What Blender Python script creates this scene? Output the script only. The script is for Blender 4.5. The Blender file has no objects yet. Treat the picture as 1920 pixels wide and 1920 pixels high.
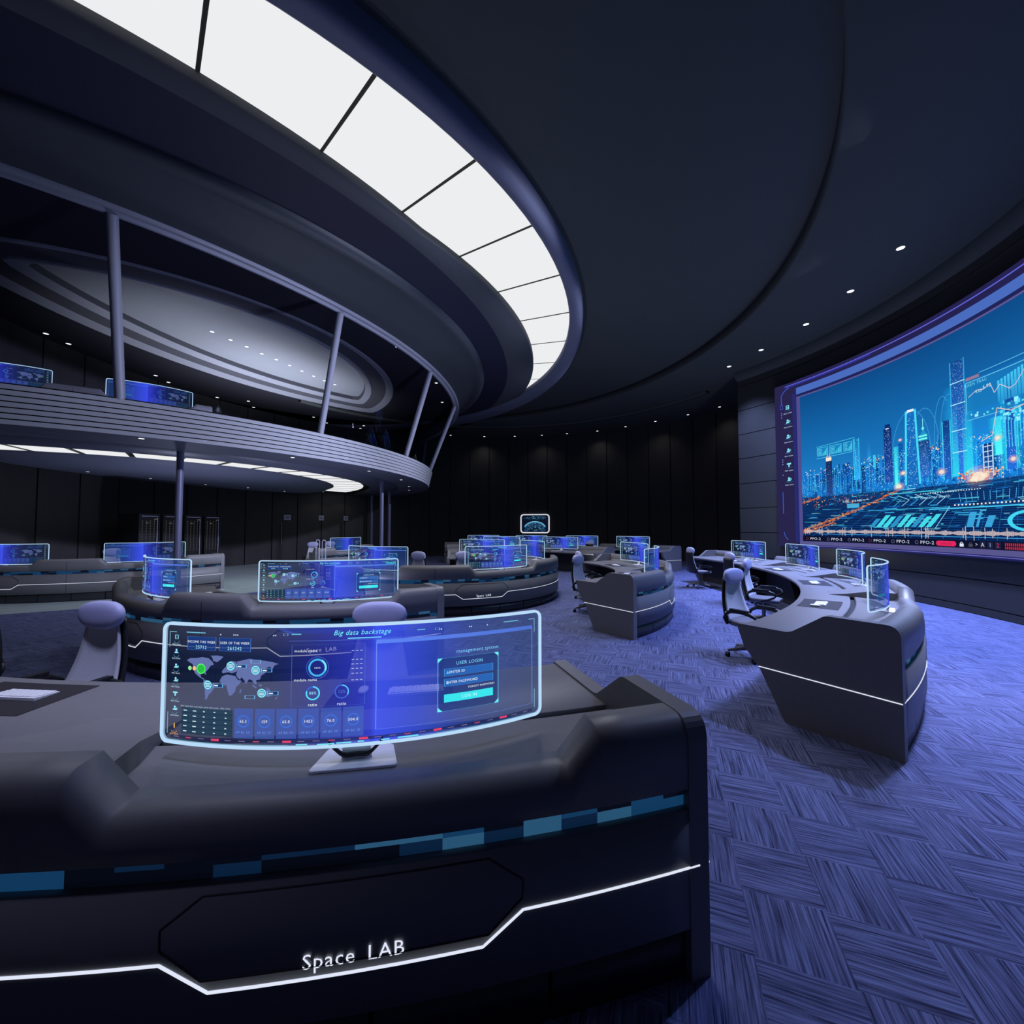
import bpy, bmesh, math, random
from mathutils import Vector, Matrix
from mathutils.geometry import tessellate_polygon
random.seed(7)
PI = math.pi
SC = bpy.context.scene
COL = SC.collection

# ------------------------------------------------------------------ camera, world, exposure, lights
FPX, HOR, HC = 770.0, 989.0, 1.75            # focal length in px of a 1920 frame, horizon row, eye height
TH = math.atan((HOR - 960) / FPX)
cam = bpy.data.cameras.new('camera'); cam.sensor_width = 36; cam.lens = 36 * FPX / 1920
cam.clip_start = 0.05; cam.clip_end = 200
camo = bpy.data.objects.new('camera', cam); COL.objects.link(camo)
camo.location = (0, 0, HC); camo.rotation_euler = (PI / 2 + TH, 0, 0)
SC.camera = camo
SC.view_settings.view_transform = 'Standard'; SC.view_settings.look = 'None'
SC.view_settings.exposure = 0.0; SC.view_settings.gamma = 1.0
SC.view_settings.use_curve_mapping = False
SC.cycles.use_denoising = True
SC.cycles.transparent_max_bounces = 40
SC.cycles.max_bounces = 7
SC.cycles.sample_clamp_indirect = 4.0
w = bpy.data.worlds.new('world'); SC.world = w; w.use_nodes = True
w.node_tree.nodes['Background'].inputs[0].default_value = (0.10, 0.13, 0.30, 1)
w.node_tree.nodes['Background'].inputs[1].default_value = 0.12

def lamp(name, kind, loc, energy, color, aim=None, size=0.1, spot=100, blend=0.8, size_y=None):
    l = bpy.data.lights.new(name, kind); l.energy = energy; l.color = color
    if kind == 'AREA':
        l.size = size
        if size_y: l.shape = 'RECTANGLE'; l.size_y = size_y
    else: l.shadow_soft_size = size
    if kind == 'SPOT': l.spot_size = math.radians(spot); l.spot_blend = blend
    o = bpy.data.objects.new(name, l); COL.objects.link(o); o.location = loc
    if aim is not None:
        o.rotation_euler = (Vector(aim) - Vector(loc)).to_track_quat('-Z', 'Y').to_euler()
    return o

BLUE = (0.36, 0.46, 1.0)
COOL = (0.66, 0.70, 1.0)
PALE = (0.86, 0.88, 1.0)
# the downlights in front of the display wall wash the carpet and the consoles beside it
for (x, y) in ((7.86, 8.1), (8.1, 9.62), (8.18, 11.22), (7.93, 12.87), (7.62, 14.21)):
    lamp('display_downlight_lamp', 'SPOT', (x, y, 7.36), 2000, BLUE, (x - .3, y - 1.0, 0), .12, 95, 1.0)
for (x, y) in ((7.3, 6.6), (6.3, 5.2)):
    lamp('display_downlight_lamp', 'SPOT', (x, y, 7.36), 1700, BLUE, (x - 1.3, y - 1.2, 0), .12, 95, 1.0)
# added spots at downlight height, only to brighten the balcony fascia and canopy
for (x, y, tx, ty, tz, e) in ((6.3, 5.2, -6.5, 9.5, 4.0, 7800), (7.86, 8.1, -4.5, 13, 4.0, 7400), (7.93, 12.87, -4, 17, 4.0, 4800)):
    lamp('balcony_fill_lamp', 'SPOT', (x, y, 7.3), e, COOL, (tx, ty, tz), .3, 40, .9)
for (x, y, tx, ty, tz, e) in ((7.3, 6.6, 4.6, 4.6, .5, 2500), (6.3, 5.2, 3.9, 3.8, .5, 2000)):
    lamp('console_fill_lamp', 'SPOT', (x, y, 7.3), e, COOL, (tx, ty, tz), .8, 34, 1.0)  # extra spots put in to lift the outer face of the long console
# lamps of the luminous oval under the mezzanine
for (x, y, e) in ((-7.4, 13.4, 80), (-9.0, 10.9, 45), (-7.6, 18.5, 50)):
    lamp('oval_lamp', 'SPOT', (x, y, 3.55), e, (.80, 1.0, .96), (x, y, 0), .3, 98, 1.0)
# lamps behind the luminous ceiling ring
for (x, y, e) in ((.6, 9.0, 720), (.9, 12.5, 600), (-.6, 6.4, 260), (-.5, 16.2, 450), (-3.2, 4.4, 200)):
    lamp('ring_and_fill_lamp', 'SPOT', (x, y, 7.35), e, PALE, (x, y, 0), .5, 150, 1.0)
lamp('ring_and_fill_lamp', 'SPOT', (-1.6, 1.2, 7.35), 1500, (.56, .60, 1.0), (-1.9, 3.6, .8), .4, 46, 1.0)  # not part of the ring: bluish spot added for near chairs and rim
# unseen lamps added low behind the consoles to brighten ceilings and soffits
for (x, y, e, c_) in ((-1.8, 11.0, 420, COOL), (-3.2, 7.8, 160, COOL), (7.9, 11.6, 260, PALE), (-10.2, 12.6, 190, COOL), (-6.6, 12.2, 170, COOL), (-6.5, 15.5, 120, COOL), (3.2, 15.2, 160, PALE)):
    lamp('floor_fill_lamp', 'SPOT', (x, y, .25), e, c_, (x, y, 7), .1, 165, 1.0)
# back wall downlights graze the panels
for (x, y) in ((9.73, 19.06), (7.64, 21.68), (5.0, 23.86), (1.83, 24.97), (-1.72, 25.34), (-5.5, 24.2)):
    lamp('wall_grazing_lamp', 'SPOT', (x, y, 7.36), 30, (1, .96, .92), (x * 1.03, y * 1.03, 0), .1, 120, 1.0)

# ------------------------------------------------------------------ materials
def lin(c):
    r = []
    for v in c[:3]:
        v = v / 255.0
        r.append(v / 12.92 if v <= 0.04045 else ((v + 0.055) / 1.055) ** 2.4)
    return r
def new_mat(name):
    m = bpy.data.materials.new(name); m.use_nodes = True
    return m, m.node_tree.nodes, m.node_tree.links
def pbr(name, rgb, rough=0.5, metal=0.0, spec=0.5, noise=0.06, scale=30.0, bump=0.0):
    m, N, L = new_mat(name); b = N['Principled BSDF']
    tc = N.new('ShaderNodeTexCoord'); nz = N.new('ShaderNodeTexNoise'); nz.inputs['Scale'].default_value = scale
    nz.inputs['Detail'].default_value = 3
    L.new(tc.outputs['Object'], nz.inputs['Vector'])
    cr = N.new('ShaderNodeValToRGB'); c = lin(rgb)
    cr.color_ramp.elements[0].position = .3; cr.color_ramp.elements[1].position = .7
    cr.color_ramp.elements[0].color = [v * (1 - noise) for v in c] + [1]
    cr.color_ramp.elements[1].color = [min(1, v * (1 + noise)) for v in c] + [1]
    L.new(nz.outputs['Fac'], cr.inputs['Fac']); L.new(cr.outputs['Color'], b.inputs['Base Color'])
    b.inputs['Roughness'].default_value = rough; b.inputs['Metallic'].default_value = metal
    b.inputs['Specular IOR Level'].default_value = spec
    if bump:
        bp = N.new('ShaderNodeBump'); bp.inputs['Strength'].default_value = bump; bp.inputs['Distance'].default_value = .01
        L.new(nz.outputs['Fac'], bp.inputs['Height']); L.new(bp.outputs['Normal'], b.inputs['Normal'])
    return m
def emis(name, rgb, strength=1.0, sample=True):
    m, N, L = new_mat(name); N.remove(N['Principled BSDF'])
    e = N.new('ShaderNodeEmission'); e.inputs[0].default_value = lin(rgb) + [1]; e.inputs[1].default_value = strength
    L.new(e.outputs[0], N['Material Output'].inputs[0])
    m.cycles.emission_sampling = 'AUTO' if sample else 'NONE'
    return m
def display(name, strength, sample, transparent):
    """display content: colour attribute as emission, its alpha as opacity"""
    m, N, L = new_mat(name); N.remove(N['Principled BSDF'])
    at = N.new('ShaderNodeAttribute'); at.attribute_name = 'Col'
    e = N.new('ShaderNodeEmission'); e.inputs[1].default_value = strength
    L.new(at.outputs['Color'], e.inputs[0])
    if transparent:
        t = N.new('ShaderNodeBsdfTransparent'); mx = N.new('ShaderNodeMixShader')
        L.new(at.outputs['Alpha'], mx.inputs[0]); L.new(t.outputs[0], mx.inputs[1]); L.new(e.outputs[0], mx.inputs[2])
        L.new(mx.outputs[0], N['Material Output'].inputs[0])
    else: L.new(e.outputs[0], N['Material Output'].inputs[0])
    m.cycles.emission_sampling = 'AUTO' if sample else 'NONE'
    return m

M = {}
M['desk'] = pbr('console_grey', (122, 121, 124), .45, 0, .35, .03, 20)
M['desk_dark'] = pbr('console_charcoal', (52, 52, 56), .55, 0, .3, .04, 20)
M['plinth'] = pbr('plinth_charcoal', (48, 49, 54), .35, 0, .5, .04, 12)
M['black'] = pbr('matt_black', (10, 10, 12), .6, 0, .3)
M['pad'] = pbr('desk_pad', (50, 48, 52), .7, 0, .25, .08, 80)
M['led'] = emis('white_light_line', (225, 232, 250), 1.0, False)
M['border'] = emis('monitor_border', (185, 220, 250), 1.0, False)
M['white'] = pbr('white_plastic', (245, 245, 250), .35, 0, .5, .02)
M['fabric'] = pbr('pale_grey_mesh', (205, 205, 212), .8, 0, .2, .10, 180, .15)
M['pillow'] = pbr('pale_violet_leather', (180, 182, 222), .5, 0, .4, .03, 20)
M['cushion'] = pbr('grey_seat_cloth', (120, 120, 128), .85, 0, .2, .1, 150, .15)
M['chair_black'] = pbr('chair_black_plastic', (20, 20, 26), .45, 0, .5)
M['alu'] = pbr('brushed_grey_metal', (140, 138, 140), .35, .6, .5)
M['fascia'] = pbr('balcony_slat', (152, 155, 164), .5, 0, .35, .02, 6)
M['groove'] = pbr('fascia_groove', (22, 23, 34), .7, 0, .2)
M['soffit'] = pbr('soffit_blue_grey', (74, 77, 98), .45, 0, .4, .03, 4)
M['canopy'] = pbr('canopy_blue_grey', (64, 69, 76), .5, 0, .3, .03, 4)
M['canopy_navy'] = pbr('canopy_navy', (36, 38, 58), .55, 0, .3, .03, 4)
M['canopy_grey'] = pbr('canopy_grey', (70, 74, 80), .6, 0, .3, .03, 4)
M['ceil'] = pbr('ceiling_charcoal', (60, 65, 66), .7, 0, .25, .03, 3)
M['ceil_trim'] = pbr('ceiling_trim_blue_grey', (98, 102, 122), .6, 0, .3, .02, 3)
M['ceil_up'] = pbr('upper_room_ceiling', (36, 37, 46), .7, 0, .25, .03, 3)
M['tray_light'] = pbr('tray_pale_band', (126, 129, 142), .6, 0, .3, .02, 3)
M['tray_dark'] = pbr('tray_dark_band', (72, 73, 82), .6, 0, .3, .02, 3)
M['tray_panel'] = pbr('tray_inner_panel', (126, 130, 140), .6, 0, .3, .02, 3)
M['mullion'] = pbr('mullion_blue_grey', (148, 151, 166), .4, .2, .4, .02)
M['lightbox'] = emis('luminous_ceiling', (237, 238, 240), 1.0, True)
M['spot'] = emis('downlight_glow', (255, 255, 255), 1.6, False)
M['glow_base'] = display('monitor_glow', 1.0, True, True)
M['glow_ui'] = display('monitor_graphics', 1.0, False, True)
M['wall_base'] = display('display_picture', 1.0, True, False)
M['wall_ui'] = display('display_graphics', 1.0, False, True)
M['plate'] = pbr('pale_plate', (150, 152, 175), .5)

def mat_wall():
    m, N, L = new_mat('wall_panel_charcoal'); b = N['Principled BSDF']
    tc = N.new('ShaderNodeTexCoord'); nz = N.new('ShaderNodeTexNoise'); mp = N.new('ShaderNodeMapping')
    mp.inputs['Scale'].default_value = (1, 1, .15); nz.inputs['Scale'].default_value = 5
    L.new(tc.outputs['Object'], mp.inputs[0]); L.new(mp.outputs[0], nz.inputs[0])
    cr = N.new('ShaderNodeValToRGB')
    cr.color_ramp.elements[0].color = lin((52, 51, 52)) + [1]; cr.color_ramp.elements[1].color = lin((62, 61, 62)) + [1]
    L.new(nz.outputs['Fac'], cr.inputs[0]); L.new(cr.outputs[0], b.inputs['Base Color'])
    b.inputs['Roughness'].default_value = .7; b.inputs['Specular IOR Level'].default_value = .15
    return m
M['wall'] = mat_wall()
M['screen_wall'] = pbr('screen_wall_slab', (54, 55, 54), .6, 0, .25, .03, 4)

def mat_carpet():
    m, N, L = new_mat('carpet_tiles'); b = N['Principled BSDF']
    tc = N.new('ShaderNodeTexCoord'); mp = N.new('ShaderNodeMapping')
    T, ang = 0.343, math.radians(-21.0)
    mp.vector_type = 'TEXTURE'
    mp.inputs['Location'].default_value = (2.05, 3.54, 0); mp.inputs['Rotation'].default_value = (0, 0, ang)
    mp.inputs['Scale'].default_value = (T, T, T)
    L.new(tc.outputs['Object'], mp.inputs[0])
    sx = N.new('ShaderNodeSeparateXYZ'); L.new(mp.outputs[0], sx.inputs[0])
    def mt(op, a, bb=None, c=None):
        n = N.new('ShaderNodeMath'); n.operation = op
        for i, v in enumerate((a, bb, c)):
            if v is None: continue
            if isinstance(v, (int, float)): n.inputs[i].default_value = v
            else: L.new(v, n.inputs[i])
        return n.outputs[0]
    fx, fy = mt('FLOOR', sx.outputs[0]), mt('FLOOR', sx.outputs[1])
    par = mt('FLOORED_MODULO', mt('ADD', fx, fy), 2.0)
    def stripes(sxv, syv):
        cb = N.new('ShaderNodeCombineXYZ')
        L.new(mt('MULTIPLY', sx.outputs[0], sxv), cb.inputs[0]); L.new(mt('MULTIPLY', sx.outputs[1], syv), cb.inputs[1])
        L.new(mt('MULTIPLY_ADD', fx, 7.31, mt('MULTIPLY', fy, 3.77)), cb.inputs[2])
        n = N.new('ShaderNodeTexNoise'); n.inputs['Scale'].default_value = 1.0; n.inputs['Detail'].default_value = 3
        n.inputs['Roughness'].default_value = .7
        L.new(cb.outputs[0], n.inputs[0]); return n.outputs['Fac']
    s1, s2 = stripes(.9, 34), stripes(34, .9)
    mx = N.new('ShaderNodeMix'); L.new(par, mx.inputs[0]); L.new(s1, mx.inputs[2]); L.new(s2, mx.inputs[3])
    cr = N.new('ShaderNodeValToRGB'); e = cr.color_ramp.elements
    e[0].position = .34; e[0].color = lin((46, 49, 74)) + [1]
    e[1].position = .68; e[1].color = lin((124, 132, 178)) + [1]
    L.new(mx.outputs[0], cr.inputs[0]); L.new(cr.outputs[0], b.inputs['Base Color'])
    b.inputs['Roughness'].default_value = .95; b.inputs['Specular IOR Level'].default_value = .1
    bp = N.new('ShaderNodeBump'); bp.inputs['Strength'].default_value = .25; bp.inputs['Distance'].default_value = .004
    L.new(mx.outputs[0], bp.inputs['Height']); L.new(bp.outputs[0], b.inputs['Normal'])
    return m
M['carpet'] = mat_carpet()
M['stone'] = pbr('polished_floor', (190, 205, 208), .22, 0, .5, .05, 3)

def mat_glass():
    m, N, L = new_mat('clear_glazing'); N.remove(N['Principled BSDF'])
    t = N.new('ShaderNodeBsdfTransparent'); t.inputs[0].default_value = (.90, .92, 1.0, 1)
    g = N.new('ShaderNodeBsdfGlossy'); g.inputs['Roughness'].default_value = .02
    g.inputs[0].default_value = (.8, .85, 1, 1)
    fr = N.new('ShaderNodeFresnel'); fr.inputs[0].default_value = 1.35
    mx = N.new('ShaderNodeMixShader'); ml = N.new('ShaderNodeMath'); ml.operation = 'MULTIPLY'; ml.inputs[1].default_value = .05; L.new(fr.outputs[0], ml.inputs[0]); L.new(ml.outputs[0], mx.inputs[0]); L.new(t.outputs[0], mx.inputs[1]); L.new(g.outputs[0], mx.inputs[2])
    L.new(mx.outputs[0], N['Material Output'].inputs[0]); return m
M['glass'] = mat_glass()
M['column'] = pbr('column_paint', (104, 106, 132), .4, .2, .4, .02)

def mat_strip():
    """console band: dark glass with dim blue display tiles"""
    m, N, L = new_mat('console_display_band'); b = N['Principled BSDF']
    uv = N.new('ShaderNodeUVMap'); uv.uv_map = 'UV'
    sc_ = N.new('ShaderNodeVectorMath'); sc_.operation = 'MULTIPLY'; sc_.inputs[1].default_value = (7.0, 2.0, 1)
    L.new(uv.outputs[0], sc_.inputs[0])
    fl = N.new('ShaderNodeVectorMath'); fl.operation = 'FLOOR'; L.new(sc_.outputs[0], fl.inputs[0])
    wn = N.new('ShaderNodeTexWhiteNoise'); wn.noise_dimensions = '2D'; L.new(fl.outputs[0], wn.inputs[0])
    cr = N.new('ShaderNodeValToRGB'); e = cr.color_ramp.elements; cr.color_ramp.interpolation = 'CONSTANT'
    e[0].position = 0; e[0].color = lin((4, 8, 18)) + [1]; e[1].position = .35; e[1].color = lin((10, 34, 62)) + [1]
    k = e.new(.6); k.color = lin((18, 62, 100)) + [1]; k = e.new(.85); k.color = lin((44, 90, 124)) + [1]
    L.new(wn.outputs[0], cr.inputs[0]); L.new(cr.outputs[0], b.inputs['Emission Color'])
    b.inputs['Emission Strength'].default_value = .8
    b.inputs['Base Color'].default_value = (.01, .012, .02, 1); b.inputs['Roughness'].default_value = .25
    m.cycles.emission_sampling = 'NONE'
    return m
M['strip'] = mat_strip()

# ------------------------------------------------------------------ mesh builder
class MB:
    def __init__(s): s.v = []; s.f = []; s.m = []; s.sm = []; s.c = []; s.uv = []
    def add(s, vs, fs, mi=0, smooth=False, col=None, uvs=None):
        o = len(s.v); s.v += [tuple(p) for p in vs]
        for i, f in enumerate(fs):
            s.f.append([o + k for k in f]); s.m.append(mi); s.sm.append(smooth)
            s.c.append(None if col is None else ([col[k] for k in f] if isinstance(col, list) else [col] * len(f)))
            s.uv.append(None if uvs is None else [uvs[k] for k in f])
    def box(s, c, d, rz=0, mi=0, smooth=False, M4=None):
        x, y, z = d[0] / 2, d[1] / 2, d[2] / 2
        R = Matrix.Translation(c) @ Matrix.Rotation(rz, 4, 'Z')
        if M4 is not None: R = M4 @ R
        vs = [R @ Vector((sx * x, sy * y, sz * z)) for sz in (-1, 1) for sx, sy in ((-1, -1), (1, -1), (1, 1), (-1, 1))]
        s.add(vs, [(3, 2, 1, 0), (4, 5, 6, 7), (0, 1, 5, 4), (1, 2, 6, 5), (2, 3, 7, 6), (3, 0, 4, 7)], mi, smooth)
    def loft(s, rows, closed=False, cap=False, mi=0, smooth=True, col=None, uvs=None):
        n = len(rows[0]); vs = [p for r in rows for p in r]; fs = []
        for i in range(len(rows) - 1):
            for j in range(n if closed else n - 1):
                k = (j + 1) % n
                fs.append((i * n + j, i * n + k, (i + 1) * n + k, (i + 1) * n + j))
        s.add(vs, fs, mi, smooth, col, uvs)
        if cap:
            s.add(list(rows[0]), [tuple(range(n))[::-1]], mi, False); s.add(list(rows[-1]), [tuple(range(n))], mi, False)
    def prism(s, poly, fn0, fn1, mi=0):
        """polygon of 2D points mapped by fn0 / fn1 to the two sides"""
        n = len(poly); a = [fn0(*p) for p in poly]; b = [fn1(*p) for p in poly]
        tr = tessellate_polygon([[Vector((p[0], p[1], 0)) for p in poly]])
        s.add(a, [t for t in tr], mi); s.add(b, [t[::-1] for t in tr], mi)
        s.add(a + b, [(i, (i + 1) % n, n + (i + 1) % n, n + i) for i in range(n)], mi)
    def tube(s, pts, r, n=8, mi=0, cap=True, closed=False, flat=1.0):
        pts = [Vector(p) for p in pts]; rows = []; N = len(pts)
        rr = r if isinstance(r, (list, tuple)) else [r] * N
        up = Vector((0, 0, 1))
        for i, p in enumerate(pts):
            a = pts[(i - 1) % N] if (closed or i > 0) else p
            b = pts[(i + 1) % N] if (closed or i < N - 1) else p
            t = (b - a).normalized()
            u = t.cross(up)
            if u.length < .05: u = t.cross(Vector((0, 1, 0)))
            u.normalize(); v = u.cross(t)
            rows.append([p + (u * math.cos(2 * PI * k / n) + v * math.sin(2 * PI * k / n) * flat) * rr[i] for k in range(n)])
        if closed: rows.append(rows[0])
        s.loft(rows, True, cap and not closed, mi)
    def ball(s, c, d, n=12, m=8, mi=0, p=1.0, fn=None):
        rows = []
        def q(v): return math.copysign(abs(v) ** p, v)
        for i in range(m + 1):
            a = -PI / 2 + PI * i / m; a = max(-PI / 2 + .01, min(PI / 2 - .01, a))
            row = []
            for k in range(n):
                b = 2 * PI * k / n
                pt = Vector((q(math.cos(a)) * q(math.cos(b)) * d[0] / 2, q(math.cos(a)) * q(math.sin(b)) * d[1] / 2, q(math.sin(a)) * d[2] / 2))
                if fn: pt = fn(pt)
                row.append(pt + Vector(c))
            rows.append(row)
        s.loft(rows, True, True, mi)
    def mesh(s, name, mats):
        me = bpy.data.meshes.new(name); me.from_pydata(s.v, [], s.f)
        for mt in (mats if isinstance(mats, (list, tuple)) else [mats]): me.materials.append(M[mt])
        me.polygons.foreach_set('material_index', s.m); me.polygons.foreach_set('use_smooth', s.sm)
        if any(c is not None for c in s.c):
            ca = me.color_attributes.new('Col', 'FLOAT_COLOR', 'CORNER'); d = []
            for f, c in zip(s.f, s.c):
                for k in range(len(f)): d += list(c[k] if c else (0, 0, 0, 1))
            ca.data.foreach_set('color', d)
        if any(u is not None for u in s.uv):
            ul = me.uv_layers.new(name='UV'); d = []
            for f, u in zip(s.f, s.uv):
                for k in range(len(f)): d += list(u[k] if u else (0, 0))
            ul.data.foreach_set('uv', d)
        me.update(); return me
def tag(o, label=None, cat=None, group=None, kind=None):
    if label: o['label'] = label
    if cat: o['category'] = cat
    if group: o['group'] = group
    if kind: o['kind'] = kind
    return o
def put(name, mb, mats, parent=None, fixn=False):
    me = mb.mesh(name, mats)
    if fixn:
        bm = bmesh.new(); bm.from_mesh(me); bmesh.ops.remove_doubles(bm, verts=bm.verts, dist=1e-5)
        bmesh.ops.recalc_face_normals(bm, faces=bm.faces); bm.to_mesh(me); bm.free()
    o = bpy.data.objects.new(name, me); COL.objects.link(o)
    if parent: o.parent = parent
    return o
def empty(name, loc=(0, 0, 0), rz=0):
    o = bpy.data.objects.new(name, None); COL.objects.link(o); o.location = loc; o.rotation_euler = (0, 0, rz)
    o.empty_display_size = .2; return o
def copy_tree(o, parent=None):
    c = o.copy(); COL.objects.link(c)
    if parent: c.parent = parent
    for ch in list(o.children): copy_tree(ch, c)
    return c
def struct(name, mb, mats, label=None, parent=None):
    o = put(name, mb, mats, parent); tag(o, label, None, None, 'structure'); return o
def pol(C, r, adeg, z=None):
    a = math.radians(adeg)
    return Vector((C[0] + r * math.cos(a), C[1] + r * math.sin(a))) if z is None else Vector((C[0] + r * math.cos(a), C[1] + r * math.sin(a), z))
def hit(O, adeg, C, R):
    """distance from O in direction adeg to the far side of the circle (C,R)"""
    d = Vector((math.cos(math.radians(adeg)), math.sin(math.radians(adeg)))); o = Vector((O[0] - C[0], O[1] - C[1]))
    b = o.dot(d); c = o.dot(o) - R * R; q = b * b - c
    return -b + math.sqrt(q) if q > 0 else None
def frange(a, b, n): return [a + (b - a) * i / n for i in range(n + 1)]

# ------------------------------------------------------------------ text shapes
_tx = {}
def text_shape(t, italic=False):
    k = (t, italic)
    if k not in _tx:
        cu = bpy.data.curves.new('t', 'FONT'); cu.body = t; cu.size = 1.0; cu.resolution_u = 2
        cu.align_x = 'CENTER'; cu.align_y = 'CENTER'
        if italic: cu.shear = .35
        cu.space_character = 1.08
        o = bpy.data.objects.new('t', cu); COL.objects.link(o)
        dg = bpy.context.evaluated_depsgraph_get(); dg.update()
        me = bpy.data.meshes.new_from_object(o.evaluated_get(dg))
        _tx[k] = ([(v.co.x, v.co.y) for v in me.vertices], [tuple(p.vertices) for p in me.polygons])
        bpy.data.objects.remove(o); bpy.data.curves.remove(cu); bpy.data.meshes.remove(me)
    return _tx[k]

class UI:
    """flat graphics laid on a surface: fn(u, v, layer) -> point"""
    def __init__(s, mb, fn, mi, step): s.mb = mb; s.fn = fn; s.mi = mi; s.step = step; s.flip = 1
    def c(s, rgb, a=1.0, k=1.0): return tuple([x * k for x in lin(rgb)] + [a])
    def rect(s, x0, y0, x1, y1, col, ly=1, col2=None, sk=0.0):
        n = max(1, int(math.ceil(abs(x1 - x0) / s.step))); vs = []; cs = []
        for i in range(n + 1):
            x = x0 + (x1 - x0) * i / n; f = i / n
            cc = col if col2 is None else tuple(col[k] * (1 - f) + col2[k] * f for k in range(4))
            vs += [s.fn(x, y0, ly), s.fn(x + sk, y1, ly)]; cs += [cc, cc]
        s.mb.add(vs, [(2 * i, 2 * i + 2, 2 * i + 3, 2 * i + 1) for i in range(n)], s.mi, False, cs)
    def vgrad(s, x0, y0, x1, y1, cb, ct, ly=1):
        n = max(1, int(math.ceil(abs(x1 - x0) / s.step))); vs = []; cs = []
        for i in range(n + 1):
            x = x0 + (x1 - x0) * i / n; vs += [s.fn(x, y0, ly), s.fn(x, y1, ly)]; cs += [cb, ct]
        s.mb.add(vs, [(2 * i, 2 * i + 2, 2 * i + 3, 2 * i + 1) for i in range(n)], s.mi, False, cs)
    def frame(s, x0, y0, x1, y1, w, col, ly=2):
        s.rect(x0, y0, x1, y0 + w, col, ly); s.rect(x0, y1 - w, x1, y1, col, ly)
        s.rect(x0, y0 + w, x0 + w, y1 - w, col, ly); s.rect(x1 - w, y0 + w, x1, y1 - w, col, ly)
    def poly(s, pts, col, ly=1):
        tr = tessellate_polygon([[Vector((p[0], p[1], 0)) for p in pts]])
        s.mb.add([s.fn(p[0], p[1], ly) for p in pts], list(tr), s.mi, False, col)
    def line(s, pts, w, col, ly=2):
        for (a, b) in zip(pts[:-1], pts[1:]):
            d = Vector((b[0] - a[0], b[1] - a[1]))
            if d.length < 1e-6: continue
            n = Vector((-d.y, d.x)).normalized() * w / 2; m = max(1, int(d.length / s.step))
            for i in range(m):
                p = Vector(a) + d * (i / m); q = Vector(a) + d * ((i + 1) / m)
                s.mb.add([s.fn(*(p - n), ly), s.fn(*(q - n), ly), s.fn(*(q + n), ly), s.fn(*(p + n), ly)], [(0, 1, 2, 3)], s.mi, False, col)
    def ring(s, x, y, r, w, col, ly=2, a0=0, a1=360, n=24, sy=1.0):
        vs = []
        for i in range(n + 1):
            a = math.radians(a0 + (a1 - a0) * i / n); cx, cy = math.cos(a), math.sin(a) * sy
            vs += [s.fn(x + cx * r, y + cy * r, ly), s.fn(x + cx * (r - w), y + cy * (r - w), ly)]
        s.mb.add(vs, [(2 * i, 2 * i + 2, 2 * i + 3, 2 * i + 1) for i in range(n)], s.mi, False, col)
    def disc(s, x, y, r, col, ly=2, n=16, sy=1.0):
        s.mb.add([s.fn(x + r * math.cos(2 * PI * i / n), y + r * math.sin(2 * PI * i / n) * sy, ly) for i in range(n)], [tuple(range(n))], s.mi, False, col)
    def text(s, t, x, y, h, col, ly=3, italic=False, sx=1.0, slant=0.0):
        vs, fs = text_shape(t, italic)
        s.mb.add([s.fn(x + vx * h * sx, y + vy * h + vx * h * slant, ly) for vx, vy in vs], fs, s.mi, False, col)

LAND = [
 [(.02,.14),(.06,.09),(.13,.08),(.2,.05),(.27,.07),(.31,.14),(.33,.2),(.29,.24),(.27,.31),(.24,.38),(.25,.44),(.22,.41),(.18,.42),(.19,.5),(.23,.53),(.22,.55),(.17,.5),(.12,.42),(.10,.32),(.09,.22),(.05,.18)],
 [(.29,.01),(.36,.0),(.43,.02),(.4,.09),(.36,.15),(.32,.12),(.31,.05)],
 [(.22,.55),(.27,.56),(.33,.66),(.34,.71),(.31,.82),(.28,.88),(.26,.98),(.245,1.0),(.24,.88),(.235,.74),(.215,.64)],
 [(.42,.46),(.47,.41),(.53,.43),(.56,.44),(.585,.52),(.625,.54),(.6,.62),(.57,.68),(.56,.78),(.53,.86),(.50,.88),(.48,.76),(.47,.66),(.42,.63),(.395,.56)],
 [(.415,.36),(.43,.3),(.46,.24),(.47,.16),(.51,.11),(.56,.12),(.58,.2),(.58,.33),(.55,.36),(.52,.38),(.49,.36),(.46,.37),(.43,.39)],
 [(.57,.12),(.63,.09),(.7,.05),(.77,.08),(.85,.09),(.93,.12),(.99,.16),(.95,.19),(.93,.27),(.9,.22),(.86,.26),(.86,.36),(.82,.42),(.81,.5),(.77,.52),(.78,.61),(.75,.6),(.73,.52),(.7,.5),(.67,.61),(.65,.52),(.62,.46),(.61,.52),(.585,.48),(.565,.4),(.58,.33),(.58,.2)],
 [(.81,.78),(.85,.73),(.88,.73),(.9,.71),(.93,.79),(.92,.87),(.88,.88),(.83,.85)],
 [(.74,.62),(.78,.68),(.77,.7),(.73,.64)], [(.79,.62),(.83,.61),(.82,.67)], [(.85,.68),(.9,.69),(.89,.71)], [(.96,.93),(.985,.86),(.97,.95)], [(.615,.72),(.625,.74),(.615,.82),(.605,.8)]]

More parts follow.
